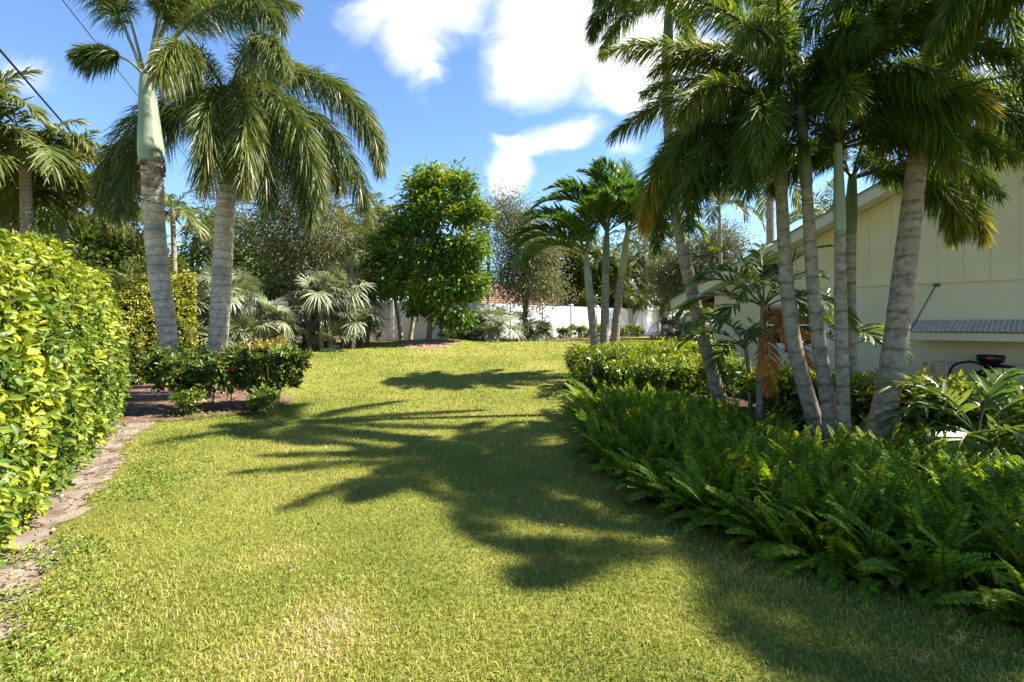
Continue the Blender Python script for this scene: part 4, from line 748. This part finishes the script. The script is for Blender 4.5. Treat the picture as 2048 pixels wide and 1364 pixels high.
# ------------------------------------------------------------------ fan palms
fme = {m: [fan(p, r, 24, s, ld, .042, e).mesh('fan_leaf', M[m]) for p, r, s, ld, e in ((.7, .62, 250, .12, 68), (.8, .66, 260, .2, 48), (.8, .62, 240, .34, 30), (.65, .60, 250, .08, 82), (.7, .64, 230, .55, 8))] for m in ('silver', 'green_fan')}
def fanpalm(px, d, n, rad, hgt, label, mat='silver', group=None, sc=1.0, dy=0):
    g = G(px, d); root = thing('fan_palm', label, 'fan palm', g, group)
    ns = max(2, n // 14)
    for s in range(ns):
        a = R.uniform(0, 6.283); b = np.array([math.cos(a), math.sin(a) * .7, 0]) * rad * .45 * R.random(); mb = MB(); top = b * 1.25 + np.array([0, 0, hgt * (.1 + .62 * (s + R.random()) / ns)])
        tube(mb, spline([b - [0, 0, .06], b * 1.1 + [0, 0, top[2] * .5], top], 6), [.09, .085, .08, .08, .075, .06], 8, .4); mb.build('stem', M['bark'], root)
        for k in range(n // ns):
            obj('fan_leaf', fme[mat][int(R.integers(5))], root, top - [0, 0, R.uniform(0, .25)], (R.uniform(-.4, .4), R.uniform(-.15, .25), k * 2.4 + R.normal(0, .25)), sc * R.uniform(.75, 1.15))
fanpalm(395, 15.5, 90, 1.6, 3.4, 'silver fan palm spreading above the clipped hedge between foxtail trunks', sc=.98)
fanpalm(500, 16.2, 120, 1.5, 2.5, 'silver fan palm at the lawn corner beside the second foxtail trunk', sc=.82)
fanpalm(548, 17.6, 64, 1.4, 2.0, 'silver fan palm low against the twin stemmed grey tree', sc=.8)
fanpalm(660, 18.6, 170, 2.0, 3.6, 'large silver fan palm with bright drooping leaves beside the white fence', sc=.96)
fanpalm(712, 20.5, 70, 1.6, 3.2, 'grey green fan palm leaning over the shaded fence panel', 'green_fan', sc=.95)
fanpalm(610, 20.5, 30, 1.3, 1.0, 'dull fan palm in shade behind the grey tree stem', 'green_fan', sc=1.0)
fanpalm(972, 23.2, 60, 1.4, 1.5, 'blue grey fan palm clump against the fence past the mulched mound', 'silver', sc=1.1)
fanpalm(938, 23.6, 34, 1.0, 1.3, 'green fan palm clump close to the broadleaf tree and fence', 'green_fan', sc=1.05)
fanpalm(1075, 24.6, 44, 1.2, 1.4, 'green fan palm clump at the foot of the upright grey tree', 'green_fan', sc=1.15)
fanpalm(1345, 25.5, 44, 1.5, 1.3, 'dusky fan palm clump on the lawn beside the low eave of the house', 'green_fan', sc=1.2)
fanpalm(1405, 24, 30, 1.2, 1.3, 'dusky fan palm showing under the patio roof of the house', 'green_fan', sc=1.1)

# ------------------------------------------------------------------ hedges
def whorl(n, ln, wd, tilt, rng=R, stem=.09):
    mb = MB(); th = np.arange(n) * 2 * math.pi / n + rng.normal(0, .16, n)
    D = np.stack([np.cos(th) * math.cos(tilt), np.sin(th) * math.cos(tilt), np.full(n, math.sin(tilt)) + rng.normal(0, .14, n)], -1)
    leaves(mb, D * .02, D, ln * rng.uniform(.75, 1.15, n), wd * rng.uniform(.85, 1.15, n), np.clip(rng.normal(.50, .05) + rng.normal(0, .12, n), 0, 1), rng, .1, True)
    tube(mb, [(0, 0, -stem), (0, 0, 0)], .004, 4, -1.0, cap=False); return mb
def euler_from_normals(Nv, rng):
    out = []
    for n in Nv:
        q = Vector(n).to_track_quat('Z', 'Y'); e = q.to_euler(); out.append((e, rng.uniform(0, 6.283)))
    return out
def rotmats(Nv, spin):
    z = nrm(Nv); ref = np.where(np.abs(z[:, 2:3]) < .9, np.array([[0, 0, 1.]]), np.array([[1., 0, 0]])); x = nrm(np.cross(ref, z)); y = np.cross(z, x)
    c, s = np.cos(spin)[:, None], np.sin(spin)[:, None]; return np.stack([x * c + y * s, -x * s + y * c, z], -1)      # columns
from mathutils import Matrix
def scatter(parent, protos, Pt, Rm, sc, nobj, objname, massname, mat, order, vshift=None):
    """the nobj leading clumps in 'order' become objects of their own, the rest one mesh"""
    n = len(Pt); pick = R.integers(0, len(protos), n); mes = [p.mesh(objname, mat) for p in protos]; first = set(order[:nobj].tolist())
    for i in order[:nobj]:
        o = obj(objname, mes[pick[i]], parent); m = np.eye(4); m[:3, :3] = Rm[i] * sc[i]; m[:3, 3] = Pt[i]; o.matrix_local = Matrix(m.tolist())
    rest = np.array([i for i in range(n) if i not in first], int); big = MB()
    for k, p in enumerate(protos):
        V = np.concatenate(p.V); A = np.concatenate(p.A); F3 = np.concatenate(p.F3) if p.F3 else np.zeros((0, 3), int); F4 = np.concatenate(p.F4) if p.F4 else np.zeros((0, 4), int)
        I = rest[pick[rest] == k]; 
        if not len(I): continue
        W_ = np.einsum('nij,vj->nvi', Rm[I] * sc[I][:, None, None], V) + Pt[I][:, None]
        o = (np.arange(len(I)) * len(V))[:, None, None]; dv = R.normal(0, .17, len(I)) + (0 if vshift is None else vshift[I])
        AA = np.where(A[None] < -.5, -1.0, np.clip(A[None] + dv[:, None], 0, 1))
        big.add(W_.reshape(-1, 3), F3=(F3[None] + o).reshape(-1, 3), F4=(F4[None] + o).reshape(-1, 4), var=AA.ravel())
    return stuff(big.build(massname, mat, parent))
def hedge(label, name, front, back, h, nper, protos, mat, nobj, jitter=.16, top_frac=.3, seed=3, lean=.12, core='core', scl=(.85, 1.3), capends=()):
    """front: polyline of the foot of the visible face; back: depth of the hedge"""
    fr = np.array(front, float); seg = np.linalg.norm(np.diff(fr, axis=0), axis=1); L = seg.sum(); cum = np.concatenate([[0], np.cumsum(seg)])
    root = thing(name, label, 'hedge', (fr[0][0], fr[0][1], T(*fr[0]))); org = np.array([fr[0][0], fr[0][1], T(*fr[0])])
    def at(s): return np.stack([np.interp(s, cum, fr[:, 0]), np.interp(s, cum, fr[:, 1])], -1)
    def nr(s): d = at(np.minimum(s + .05, L)) - at(np.maximum(s - .05, 0)); d = nrm(d); return np.stack([d[:, 1], -d[:, 0]], -1)
    hh = lambda s: h * (1 + .05 * np.sin(s * 1.9 + seed) + .03 * np.sin(s * 4.7))
    n1 = int(L * h * nper); s = R.random(n1) * L; z = R.random(n1) ** .9 * hh(s); nv = nr(s); b = at(s); bul = .10 * np.sin(math.pi * np.clip(z / h, 0, 1)) + .14 * (vnoise(s, z, 2.2, seed) - .5) - lean * z
    dep = -np.abs(R.normal(0, jitter, n1)) + bul; rnd = np.clip((z / hh(s) - .9) / .1, 0, 1) * .1
    p1 = np.stack([b[:, 0] + nv[:, 0] * (dep - rnd), b[:, 1] + nv[:, 1] * (dep - rnd), terr(b[:, 0], b[:, 1]) + z + .03], -1)
    N1 = np.stack([nv[:, 0], nv[:, 1], .55 + 0 * z], -1) + R.normal(0, .42, (n1, 3))
    n2 = int(L * back * nper * .8); s2 = R.random(n2) * L; w = R.random(n2) * back; nv2 = nr(s2); b2 = at(s2); dz = .10 * (vnoise(s2 * 2, w * 2, 1.5, seed + 4) - .5) + R.normal(0, .06, n2)
    o2 = -lean * h - w
    p2 = np.stack([b2[:, 0] + nv2[:, 0] * o2, b2[:, 1] + nv2[:, 1] * o2, terr(b2[:, 0], b2[:, 1]) + hh(s2) + dz], -1); N2 = np.stack([nv2[:, 0] * .3, nv2[:, 1] * .3, 1 + 0 * w], -1) + R.normal(0, .4, (n2, 3))
    parts = [p1, p2]; NN = [N1, N2]
    for e in capends:                                   # a cut end face
        n3 = int(back * h * nper); w = R.random(n3) * back; z = R.random(n3) * h; se = np.array([0.0 if e == 0 else L]); nve = nr(se)[0]; be = at(se)[0]; d = np.array([-nve[1], nve[0]]) * (1 if e else -1)
        jj = -np.abs(R.normal(0, jitter, n3)); o3 = -lean * z - w
        parts.append(np.stack([be[0] + nve[0] * o3 + d[0] * jj, be[1] + nve[1] * o3 + d[1] * jj, T(*be) + z + .03], -1)); NN.append(np.stack([d[0] + 0 * z, d[1] + 0 * z, .5 + 0 * z], -1) + R.normal(0, .4, (n3, 3)))
    Pt = np.concatenate(parts) - org; Nv = nrm(np.concatenate(NN)); n = len(Pt); Rm = rotmats(Nv, R.uniform(0, 6.283, n)); sc = R.uniform(*scl, n)
    wp = Pt + org; dist = np.linalg.norm(wp - np.array([0, 0, EYE]), axis=1); vis = (wp[:, 1] > .8) & (np.abs(wp[:, 0]) < wp[:, 1] * 1.0); order = np.argsort(np.where(vis, dist, 99))
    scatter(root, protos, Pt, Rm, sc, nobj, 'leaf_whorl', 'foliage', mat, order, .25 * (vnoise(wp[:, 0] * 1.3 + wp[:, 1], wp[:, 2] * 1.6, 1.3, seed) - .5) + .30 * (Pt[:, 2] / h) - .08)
    cm = MB(); ss = np.linspace(.12, L - .12, max(6, int(L / .35))); rows = []  # solid dark core stands in for the shadowy inside and blocks see-through
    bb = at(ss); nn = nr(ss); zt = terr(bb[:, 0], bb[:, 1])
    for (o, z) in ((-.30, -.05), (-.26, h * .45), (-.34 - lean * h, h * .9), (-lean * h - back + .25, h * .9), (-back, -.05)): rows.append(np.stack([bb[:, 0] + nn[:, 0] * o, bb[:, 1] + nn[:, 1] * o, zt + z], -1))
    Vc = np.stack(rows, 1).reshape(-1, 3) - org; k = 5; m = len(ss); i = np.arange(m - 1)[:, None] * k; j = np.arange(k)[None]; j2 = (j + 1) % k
    cm.add(Vc, F4=np.concatenate([np.stack([i + j, i + j2, i + k + j2, i + k + j], -1).reshape(-1, 4)]), F3=[[0, 2, 1], [0, 3, 2], [0, 4, 3]] + [[(m - 1) * k + a for a in q] for q in ([0, 1, 2], [0, 2, 3], [0, 3, 4])]); cm.build('dark_core', M[core], root, smooth=False)
    for q in range(int(L * 5)):                          # woody stems at the foot
        pass
    return root
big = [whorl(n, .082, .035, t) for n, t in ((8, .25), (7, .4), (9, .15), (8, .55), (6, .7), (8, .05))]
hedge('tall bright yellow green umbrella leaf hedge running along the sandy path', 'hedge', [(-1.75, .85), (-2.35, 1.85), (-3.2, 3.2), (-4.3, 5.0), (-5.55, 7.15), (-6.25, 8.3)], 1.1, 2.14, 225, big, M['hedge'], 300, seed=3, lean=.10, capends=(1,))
small = [whorl(n, .075, .034, t) for n, t in ((6, .4), (5, .6), (6, .2))]
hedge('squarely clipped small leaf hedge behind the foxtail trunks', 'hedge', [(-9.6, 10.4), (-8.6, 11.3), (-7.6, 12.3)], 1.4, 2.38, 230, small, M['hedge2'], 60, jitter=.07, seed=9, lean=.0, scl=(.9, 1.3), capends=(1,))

# ------------------------------------------------------------------ shrubs
def lance(n, ln, wd, tilt, rng=R, six=True):
    mb = MB(); th = rng.uniform(0, 6.283, n); ti = np.radians(rng.normal(tilt, 18, n)); D = np.stack([np.cos(th) * np.cos(ti), np.sin(th) * np.cos(ti), np.sin(ti)], -1)
    zz = rng.uniform(-.05, .05, n); leaves(mb, np.stack([0 * zz, 0 * zz, zz], -1), D, ln * rng.uniform(.7, 1.15, n), wd * rng.uniform(.8, 1.15, n), np.clip(rng.normal(.42, .14, n) + np.clip(zz * 6, 0, .4), 0, 1), rng, .15, six); return mb
ixp = [lance(12, .10, .028, t) for t in (30, 45, 20, 55)]
def shrub(name, label, base, rx, ry, h0, h1, n, protos, mat, nobj, stems, cat='shrub', group=None, tip=.35, rz=0, flowers=0, sc=(.9, 1.4), stemr=.014, partname='leaf_tuft', lump=.1):
    root = thing(name, label, cat, base, group, rz); base = np.array(base, float)
    u = R.random(n); a = R.uniform(0, 6.283, n); r = np.sqrt(R.random(n)); top = R.random(n) < .5
    prof = 1 + .16 * np.sin(a * 3 + base[0]) + .1 * np.sin(a * 5 + 1)
    z = np.where(top, h1 - lump * r ** 2 * h1 + R.normal(0, .05 + lump * .12, n) + lump * .4 * h1 * (vnoise(np.cos(a) * r * rx * 4, np.sin(a) * r * ry * 4, 1.0, 3) - .5), h0 + (h1 - h0) * R.random(n) ** .8); rr = np.where(top, r, .78 + .22 * R.random(n)); taper = .72 + .28 * np.clip((z - h0) / max(.05, h1 - h0), 0, 1)
    Pt = np.stack([np.cos(a) * rx * rr * prof * taper, np.sin(a) * ry * rr * prof * taper, z], -1)
    Nv = np.stack([np.cos(a) * rr * .7, np.sin(a) * rr * .7, np.where(top, 1.1, .35)], -1) + R.normal(0, .3, (n, 3)); Rm = rotmats(nrm(Nv), R.uniform(0, 6.283, n)); s = R.uniform(*sc, n)
    d = np.linalg.norm(Pt + base - np.array([0, 0, EYE]), axis=1)
    scatter(root, protos, Pt, Rm, s, nobj, partname, 'foliage', M[mat], np.argsort(d), np.where(top, tip * np.clip((z - h1 + .12) / .2, 0, 1), -.1))
    for i in range(stems):
        a = R.uniform(0, 6.283); b = np.array([math.cos(a) * rx * .35, math.sin(a) * ry * .45, -.03]) * R.uniform(.3, 1.2); mb = MB()
        t1 = b + [R.normal(0, .05), R.normal(0, .05), h0 * .8]; e = t1 * [1.5, 1.5, 1] + [R.normal(0, .1), R.normal(0, .1), (h1 - h0) * .7]; r0 = stemr * R.uniform(.8, 1.5)
        tube(mb, spline([b, (b + t1) / 2 + R.normal(0, .02, 3), t1, e], 8), np.linspace(r0, r0 * .4, 8), 6)
        for k in range(3):
            e2 = t1 + [R.normal(0, .22), R.normal(0, .22), (h1 - h0) * R.uniform(.4, .9)]; tube(mb, spline([t1, (t1 + e2) / 2 + R.normal(0, .03, 3), e2], 5), np.linspace(r0 * .6, r0 * .25, 5), 5, cap=False)
        mb.build('stem', M['twig'], root, smooth=True)
    for i in range(flowers):
        mb = MB(); c = np.array([-.35, -ry * .9, h1 * .72])
        for q in range(5):
            a = q * 1.2566; t = np.array([math.cos(a), -.5, math.sin(a)]) * .045; p = np.array([math.cos(a + .5), -.4, math.sin(a + .5)]) * .04; p2 = np.array([math.cos(a - .5), -.4, math.sin(a - .5)]) * .04; mb.add([c, c + p, c + t * 1.3, c + p2], F3=[[0, 1, 2], [0, 2, 3]])
        mb.build('flower', M['flower'], root)
    return root
shrub('copper_shrub', 'clipped shrub with copper yellow tips and bare stems beside the second foxtail trunk', G(535, 9.2), .60, .55, .34, 1.02, 640, ixp, 'ixora', 80, 11, flowers=1, stemr=.016, tip=.5, lump=.3)
shrub('copper_shrub', 'dark green shrub between the foxtail trunks with few copper tips', G(432, 8.9), .66, .42, .36, .86, 330, ixp, 'ixora', 40, 5, tip=.0, lump=.35)
shrub('copper_shrub', 'dark leafy shrub with one thick bare stem in front of the first foxtail trunk', G(352, 8.7), .46, .36, .42, .92, 240, ixp, 'ixora', 40, 3, tip=.05, sc=(1.1, 1.7), stemr=.03, lump=.3)
shrub('low_sprout', 'low leafy sprout at the mulch edge under the thick bare stem', G(375, 8.35), .22, .18, .08, .36, 60, big, 'lowshrub', 20, 3, tip=.1, sc=(.7, 1.1), stemr=.006)
shrub('low_sprout', 'low leafy sprout at the foot of the copper tipped shrub', G(527, 8.55), .22, .16, .04, .3, 70, ixp, 'lowshrub', 20, 3, tip=.1, sc=(.8, 1.2), stemr=.006)
lowp = [lance(10, .11, .036, t, six=False) for t in (35, 50, 20)]
for i, (x, y, rx, ry, h, lab) in enumerate([(1.95, 10.9, .85, 1.0, .78, 'rounded end of low green shrubs at the christmas palms'), (2.9, 11.6, 1.1, 1.2, .78, 'low clipped green shrub around the christmas palm trunks'), (4.0, 12.0, 1.1, 1.2, .80, 'low clipped shrub with lime new leaves near the house corner'), (2.6, 9.9, .9, .8, .66, 'low green shrub between the ferns and christmas palms'), (3.7, 10.4, 1.0, .9, .68, 'low lime tipped shrub behind the leaning foxtail palm')]):
    shrub('low_shrub', lab, (x, y, T(x, y)), rx, ry, .08, h, int(520 * rx * ry) + 120, lowp, 'lowshrub', 40, 5, tip=.3 if i != 0 else .1, stemr=.01)
for i, (px, d, w, lab) in enumerate([(1700, 7.4, .8, 'leafy lime bush behind the clustered palm trunks'), (1800, 6.9, .7, 'leafy lime bush right of the thick leaning trunk'), (1600, 7.9, .7, 'leafy bush below the orange dead fronds'), (1880, 6.6, .8, 'leafy green bush below the canopy end'), (2000, 6.2, .8, 'leafy bush behind the glossy young palm'), (1560, 8.6, .6, 'leafy bush against the stucco under the window')]):
    shrub('leafy_bush', lab, G(px, d), w, w * .8, .08, .62, int(360 * w), lowp, 'lowshrub', 30, 4, tip=.45, stemr=.008, sc=(1.0, 1.6))
for i, px in enumerate((1128, 1152, 1172, 1192, 1240, 1262, 1278)):
    d = 27.2 + (px - 1128) / 150 * 5.2; shrub('bedding_plant', 'small pale bedding plant at the foot of the lit fence', G(px, d), .32 + .1 * (i % 3), .3, .05, .45 + .15 * (i % 2), 90, lowp, 'bed', 10, 2, 'plant', 'small plants along the fence', stemr=.006, sc=(1.2, 1.8))
for i, px in enumerate((722, 760, 886, 905)): shrub('bedding_plant', 'tiny reddish seedling in the mulch below the shaded fence', G(px, 22.6), .12, .1, .05, .3, 14, ixp, 'ixora', 4, 2, 'plant', 'seedlings in the fence mulch', stemr=.006, sc=(1.2, 1.8), tip=.6)

# ------------------------------------------------------------------ ferns
def fern(L, e0, dr, rng=R):
    return frond(L, e0, dr, 60, .066, .0225, p0=.10, cp=1.25, ld=.06, va=.10, rr=.004, a0=86, a1=58, twist=rng.normal(0, .05), rng=rng, rj=.35, lod=1)
def ferns():
    protos = [fern(.56 * L, e, d) for L, e, d in ((1, 84, 45), (1.05, 80, 60), (.95, 74, 85), (1.1, 84, 30), (1, 72, 70), (.9, 64, 90), (1.05, 80, 45), (1.15, 86, 50))]
    root = thing('fern_bed', 'dense bed of green sword ferns bordering the lawn under the palms', 'fern bed', (1.6, 6, T(1.6, 6)), ); org = np.array([1.6, 6, T(1.6, 6)])
    N = 26000; y = R.uniform(1.8, 10.2, N); x = R.uniform(.9, 8, N); poly = np.array(BED)
    ok = inpoly(x - .09, y, poly) & inpoly(x - .05, y - .06, poly) & (x < y * 1.06 + .6)
    ok &= ~((x > 1.9 + .0 * y) & (y > 9.2)); dist = np.hypot(x, y); ok &= R.random(N) < np.clip(4.2 / dist, .35, 1.0)
    ok &= ~((x > 3.6) & (y > 7.2)); ok &= R.random(N) < np.where((x > 3.3) & (y > 5.6), .35, .8)
    x = x[ok]; y = y[ok]; n = len(x); n = min(n, 3900); x = x[:n]; y = y[:n]
    edge = ~inpoly(x - .45, y - .0, poly) | ~inpoly(x, y - .4, poly)
    Pt = np.stack([x, y, terr(x, y) - .02], -1) - org; yaw = np.where(edge, R.normal(math.radians(215), .9, n), R.uniform(0, 6.283, n)); sc = R.uniform(.6, 1.0, n) * np.where((x > 2.6) & (y > 4.2), .8, 1.0)
    ti = R.normal(0, .12, (n, 2)); z = np.stack([ti[:, 0] + np.where(edge, -.38, 0), ti[:, 1] + np.where(edge, -.28, 0), np.ones(n)], -1)
    Rm = rotmats(nrm(z), yaw)
    # aim the frond plane by yaw about the vertical
    c, s = np.cos(yaw), np.sin(yaw); zz = nrm(z); xx = np.stack([c, s, 0 * c], -1); xx = nrm(xx - (xx * zz).sum(-1, keepdims=True) * zz); yy = np.cross(zz, xx); Rm = np.stack([xx, yy, zz], -1)
    wp = Pt + org; vis = (np.abs(wp[:, 0]) < wp[:, 1]) & (wp[:, 1] > 2); order = np.argsort(np.where(vis, np.linalg.norm(wp, axis=1), 99))
    scatter(root, protos, Pt, Rm, sc, 300, 'frond', 'fern_mass', M['fern'], order, .25 * (vnoise(x, y, .9, 4) - .45))
ferns()

# ------------------------------------------------------------------ grass, weeds, litter
def grass():
    N = 320000; d = 1.7 * (27 / 1.7) ** R.random(N); x = R.uniform(-1.08, 1.08, N) * d; y = d
    poly = [np.array(q) for q in (BED, MULCH, RING, STRIP)]
    ok = np.ones(N, bool)
    jx = (vnoise(x, y, 3, 1) - .5) * .3; jy = (vnoise(x, y, 3, 2) - .5) * .3
    for p in poly: ok &= ~inpoly(x + jx, y + jy, p)
    ok &= ~(inpoly(x + jx, y + jy, np.array(PATH)) & (R.random(N) < .93 - .25 * (vnoise(x, y, 2.2, 8) > .62)))
    hp = [(-1.35, .2), (-2.35, 1.85), (-3.2, 3.2), (-4.3, 5.0), (-5.55, 7.15), (-6.25, 8.3), (-7.6, 12.5), (-9.5, 22), (-30, 22), (-30, 0)]
    ok &= ~inpoly(x, y, np.array(hp)); bare = vnoise(x, y, 1.4, 21) * .6 + vnoise(x, y, 4, 22) * .4; ok &= R.random(N) < np.clip(1.5 - bare * 1.1, .45, 1)
    x, y, d = x[ok], y[ok], d[ok]; n = len(x); z = terr(x, y)
    hgt = R.uniform(.014, .042, n) * np.clip((d / 6) ** .35, .85, 1.7); w = R.uniform(.003, .0062, n) * np.clip(d / 4.0, 1, 5)
    az = R.uniform(0, 6.283, n); lean = np.abs(R.normal(.5, .4, n)); dirx, diry = np.cos(az), np.sin(az); sx, sy = -diry, dirx
    tw = R.uniform(0, 6.283, n); sx, sy = np.cos(tw), np.sin(tw)
    B = np.stack([x, y, z], -1); Sd = np.stack([sx, sy, 0 * sx], -1) * w[:, None] / 2; Dh = np.stack([dirx, diry, 0 * dirx], -1)
    mid = B + Dh * (hgt * lean * .45)[:, None] + np.array([0, 0, 1.]) * (hgt * .62)[:, None]; tip = B + Dh * (hgt * lean * 1.25)[:, None] + np.array([0, 0, 1.]) * (hgt * (1 - .25 * lean))[:, None]
    V = np.stack([B - Sd, B + Sd, mid + Sd * .8, mid - Sd * .8, tip], 1).reshape(-1, 3); o = (np.arange(n) * 5)[:, None]
    dry = vnoise(x, y, .9, 31) * .55 + vnoise(x, y, 2.6, 32) * .45
    for cx, cy, r in ((-.92, 2.62, .28), (-.25, 4.5, .22), (-.2, 3.2, .12), (.35, 4.0, .15), (-1.6, 3.3, .2), (.75, 2.6, .2)): dry = dry + .6 * np.exp(-((x - cx) ** 2 + ((y - cy) * .9) ** 2) / r ** 2)
    var = np.clip(R.normal(.42, .19, n) + (dry - .54) * .75 + np.where(R.random(n) < .03, .3, 0), 0, 1)
    g = MB().add(V, F3=o + np.array([[3, 2, 4]]), F4=o + np.array([[0, 1, 2, 3]]), var=np.repeat(var, 5)).build('grass', M['grass'])
    stuff(g); tag(g, 'short sunlit yellow green lawn grass with dry patches', 'grass')
grass()
def weeds():
    n = 6000; t = R.random(n); base = spline([np.array([p[0], p[1], 0]) for p in [(-1.75, 1.9), (-2.35, 2.5), (-2.9, 3.2), (-3.15, 4.0), (-3.5, 5.0), (-4.0, 6.0), (-4.8, 7.3), (-5.0, 8.0), (-4.2, 8.4), (-3.8, 9.2)]], 400)
    b = base[(t * 399).astype(int)]; p = b[:, :2] + R.normal(0, .22, (n, 2)); k = (vnoise(p[:, 0], p[:, 1], 2.4, 41) + .3 * vnoise(p[:, 0], p[:, 1], 7, 42)) > .62; p = p[k]; n = len(p); m = 3
    P3 = np.stack([p[:, 0], p[:, 1], terr(p[:, 0], p[:, 1]) + R.uniform(.01, .05, n)], -1); P3 = np.repeat(P3, m, 0) + R.normal(0, .008, (n * m, 3)); D = nrm(R.normal(0, 1, (n * m, 3)) * [1, 1, .25] + [0, 0, .25])
    mb = MB(); leaves(mb, P3, D, R.uniform(.014, .03, n * m), R.uniform(.010, .018, n * m), np.clip(R.normal(.6, .22, n * m), 0, 1), R, .1); g = stuff(mb.build('ground_cover', M['weed'])); tag(g, 'low leafy weeds creeping along the edge of the sandy path', 'weeds')
    n = 7000; q = R.random(n); x = R.uniform(-8, -2, n); y = R.uniform(1.5, 11.5, n); ok = inpoly(x, y, np.array(PATH)) | inpoly(x, y, np.array(MULCH)); x, y = x[ok], y[ok]
    rx = R.uniform(-5.2, -1.5, 900); ry = R.uniform(18.4, 21.6, 900); k = inpoly(rx, ry, np.array(RING)); x = np.concatenate([x, rx[k]]); y = np.concatenate([y, ry[k]]); n = len(x)
    mb = MB(); D = nrm(R.normal(0, 1, (n, 3)) * [1, 1, .12]); leaves(mb, np.stack([x, y, terr(x, y) + .03], -1), D, R.uniform(.02, .09, n), R.uniform(.006, .026, n), R.random(n), R, .1)
    g = stuff(mb.build('leaf_litter', M['chips'])); tag(g, 'brown fallen leaves and mulch chips on the bare soil', 'leaf litter')
    for i in range(13):                                 # single dead leaves lying on the turf
        x = R.uniform(-2.6, 1.6); y = R.uniform(2.3, 8)
        if i == 0: x, y = 1.75, 2.25
        if inpoly(np.array([x]), np.array([y]), BED)[0]: continue
        mb = MB(); leaves(mb, np.zeros((1, 3)), nrm(np.array([[R.normal(), R.normal(), .1]])), R.uniform(.04, .065), R.uniform(.014, .022), R.uniform(.3, .8), R, .2, True); o = mb.build('fallen_leaf', M['chips'], None, loc=(x, y, T(x, y) + .045)); tag(o, 'single dry fallen leaf lying on the lawn', 'leaf', 'fallen leaves on the lawn')
weeds()
def roots():
    g = G(402, dB); mb = MB()
    for i in range(60):
        a = R.uniform(0, 6.283); p0 = np.array([math.cos(a) * .2, math.sin(a) * .2, R.uniform(.05, .28)]); p1 = p0 * [1.9, 1.9, .2] + R.normal(0, .05, 3); tube(mb, spline([p0, (p0 + p1) / 2 + [0, 0, .06], p1 - [0, 0, .05]], 6), R.uniform(.008, .018), 5)
    o = mb.build('root_mat', M['husk'], None, loc=g); 
    for ob in bpy.data.objects:
        if ob.get('label', '').startswith('foxtail palm with heavy'): o.parent = ob; o.location = (0, 0, 0)
roots()
# ------------------------------------------------------------------ landscape light and cables
sp = G(1215, 14.2); s = thing('garden_spotlight', 'small black garden spotlight on a spike behind the christmas palm trunks', 'lamp', sp)
mb = MB(); tube(mb, [(0, 0, -.05), (0, 0, .5)], .012, 6); mb.build('spike', M['black'], s)
mb = MB(); tube(mb, [(-.02, 0, .5), (.03, 0, .58), (.05, 0, .64)], [.035, .05, .06], 10); mb.build('lamp_head', M['black'], s, smooth=True)
def cable(a, b, r, label, sag):
    a = np.array(a); b = np.array(b); q = np.linspace(0, 1, 40)[:, None]; c = a + (b - a) * q - np.array([0, 0, 1.]) * sag * 4 * q * (1 - q); mb = MB(); tube(mb, c - a, r, 6); o = mb.build('power_cable', M['cable'], None, smooth=True, loc=a); tag(o, label, 'cable')
def xt(p, q, k): return p + (q - p) * k
c0 = P(0, 100, 12.1); c1 = P(190, 320, 20.2); cable(xt(c0, c1, -2), xt(c0, c1, 2.6), .028, 'thick black power cable sloping down behind the first foxtail palm', 0)
c0 = P(125, 0, 11.8); c1 = P(400, 350, 25.6); cable(xt(c0, c1, -1.2), xt(c0, c1, 1.9), .011, 'thin overhead wire crossing behind both foxtail palms', 0)
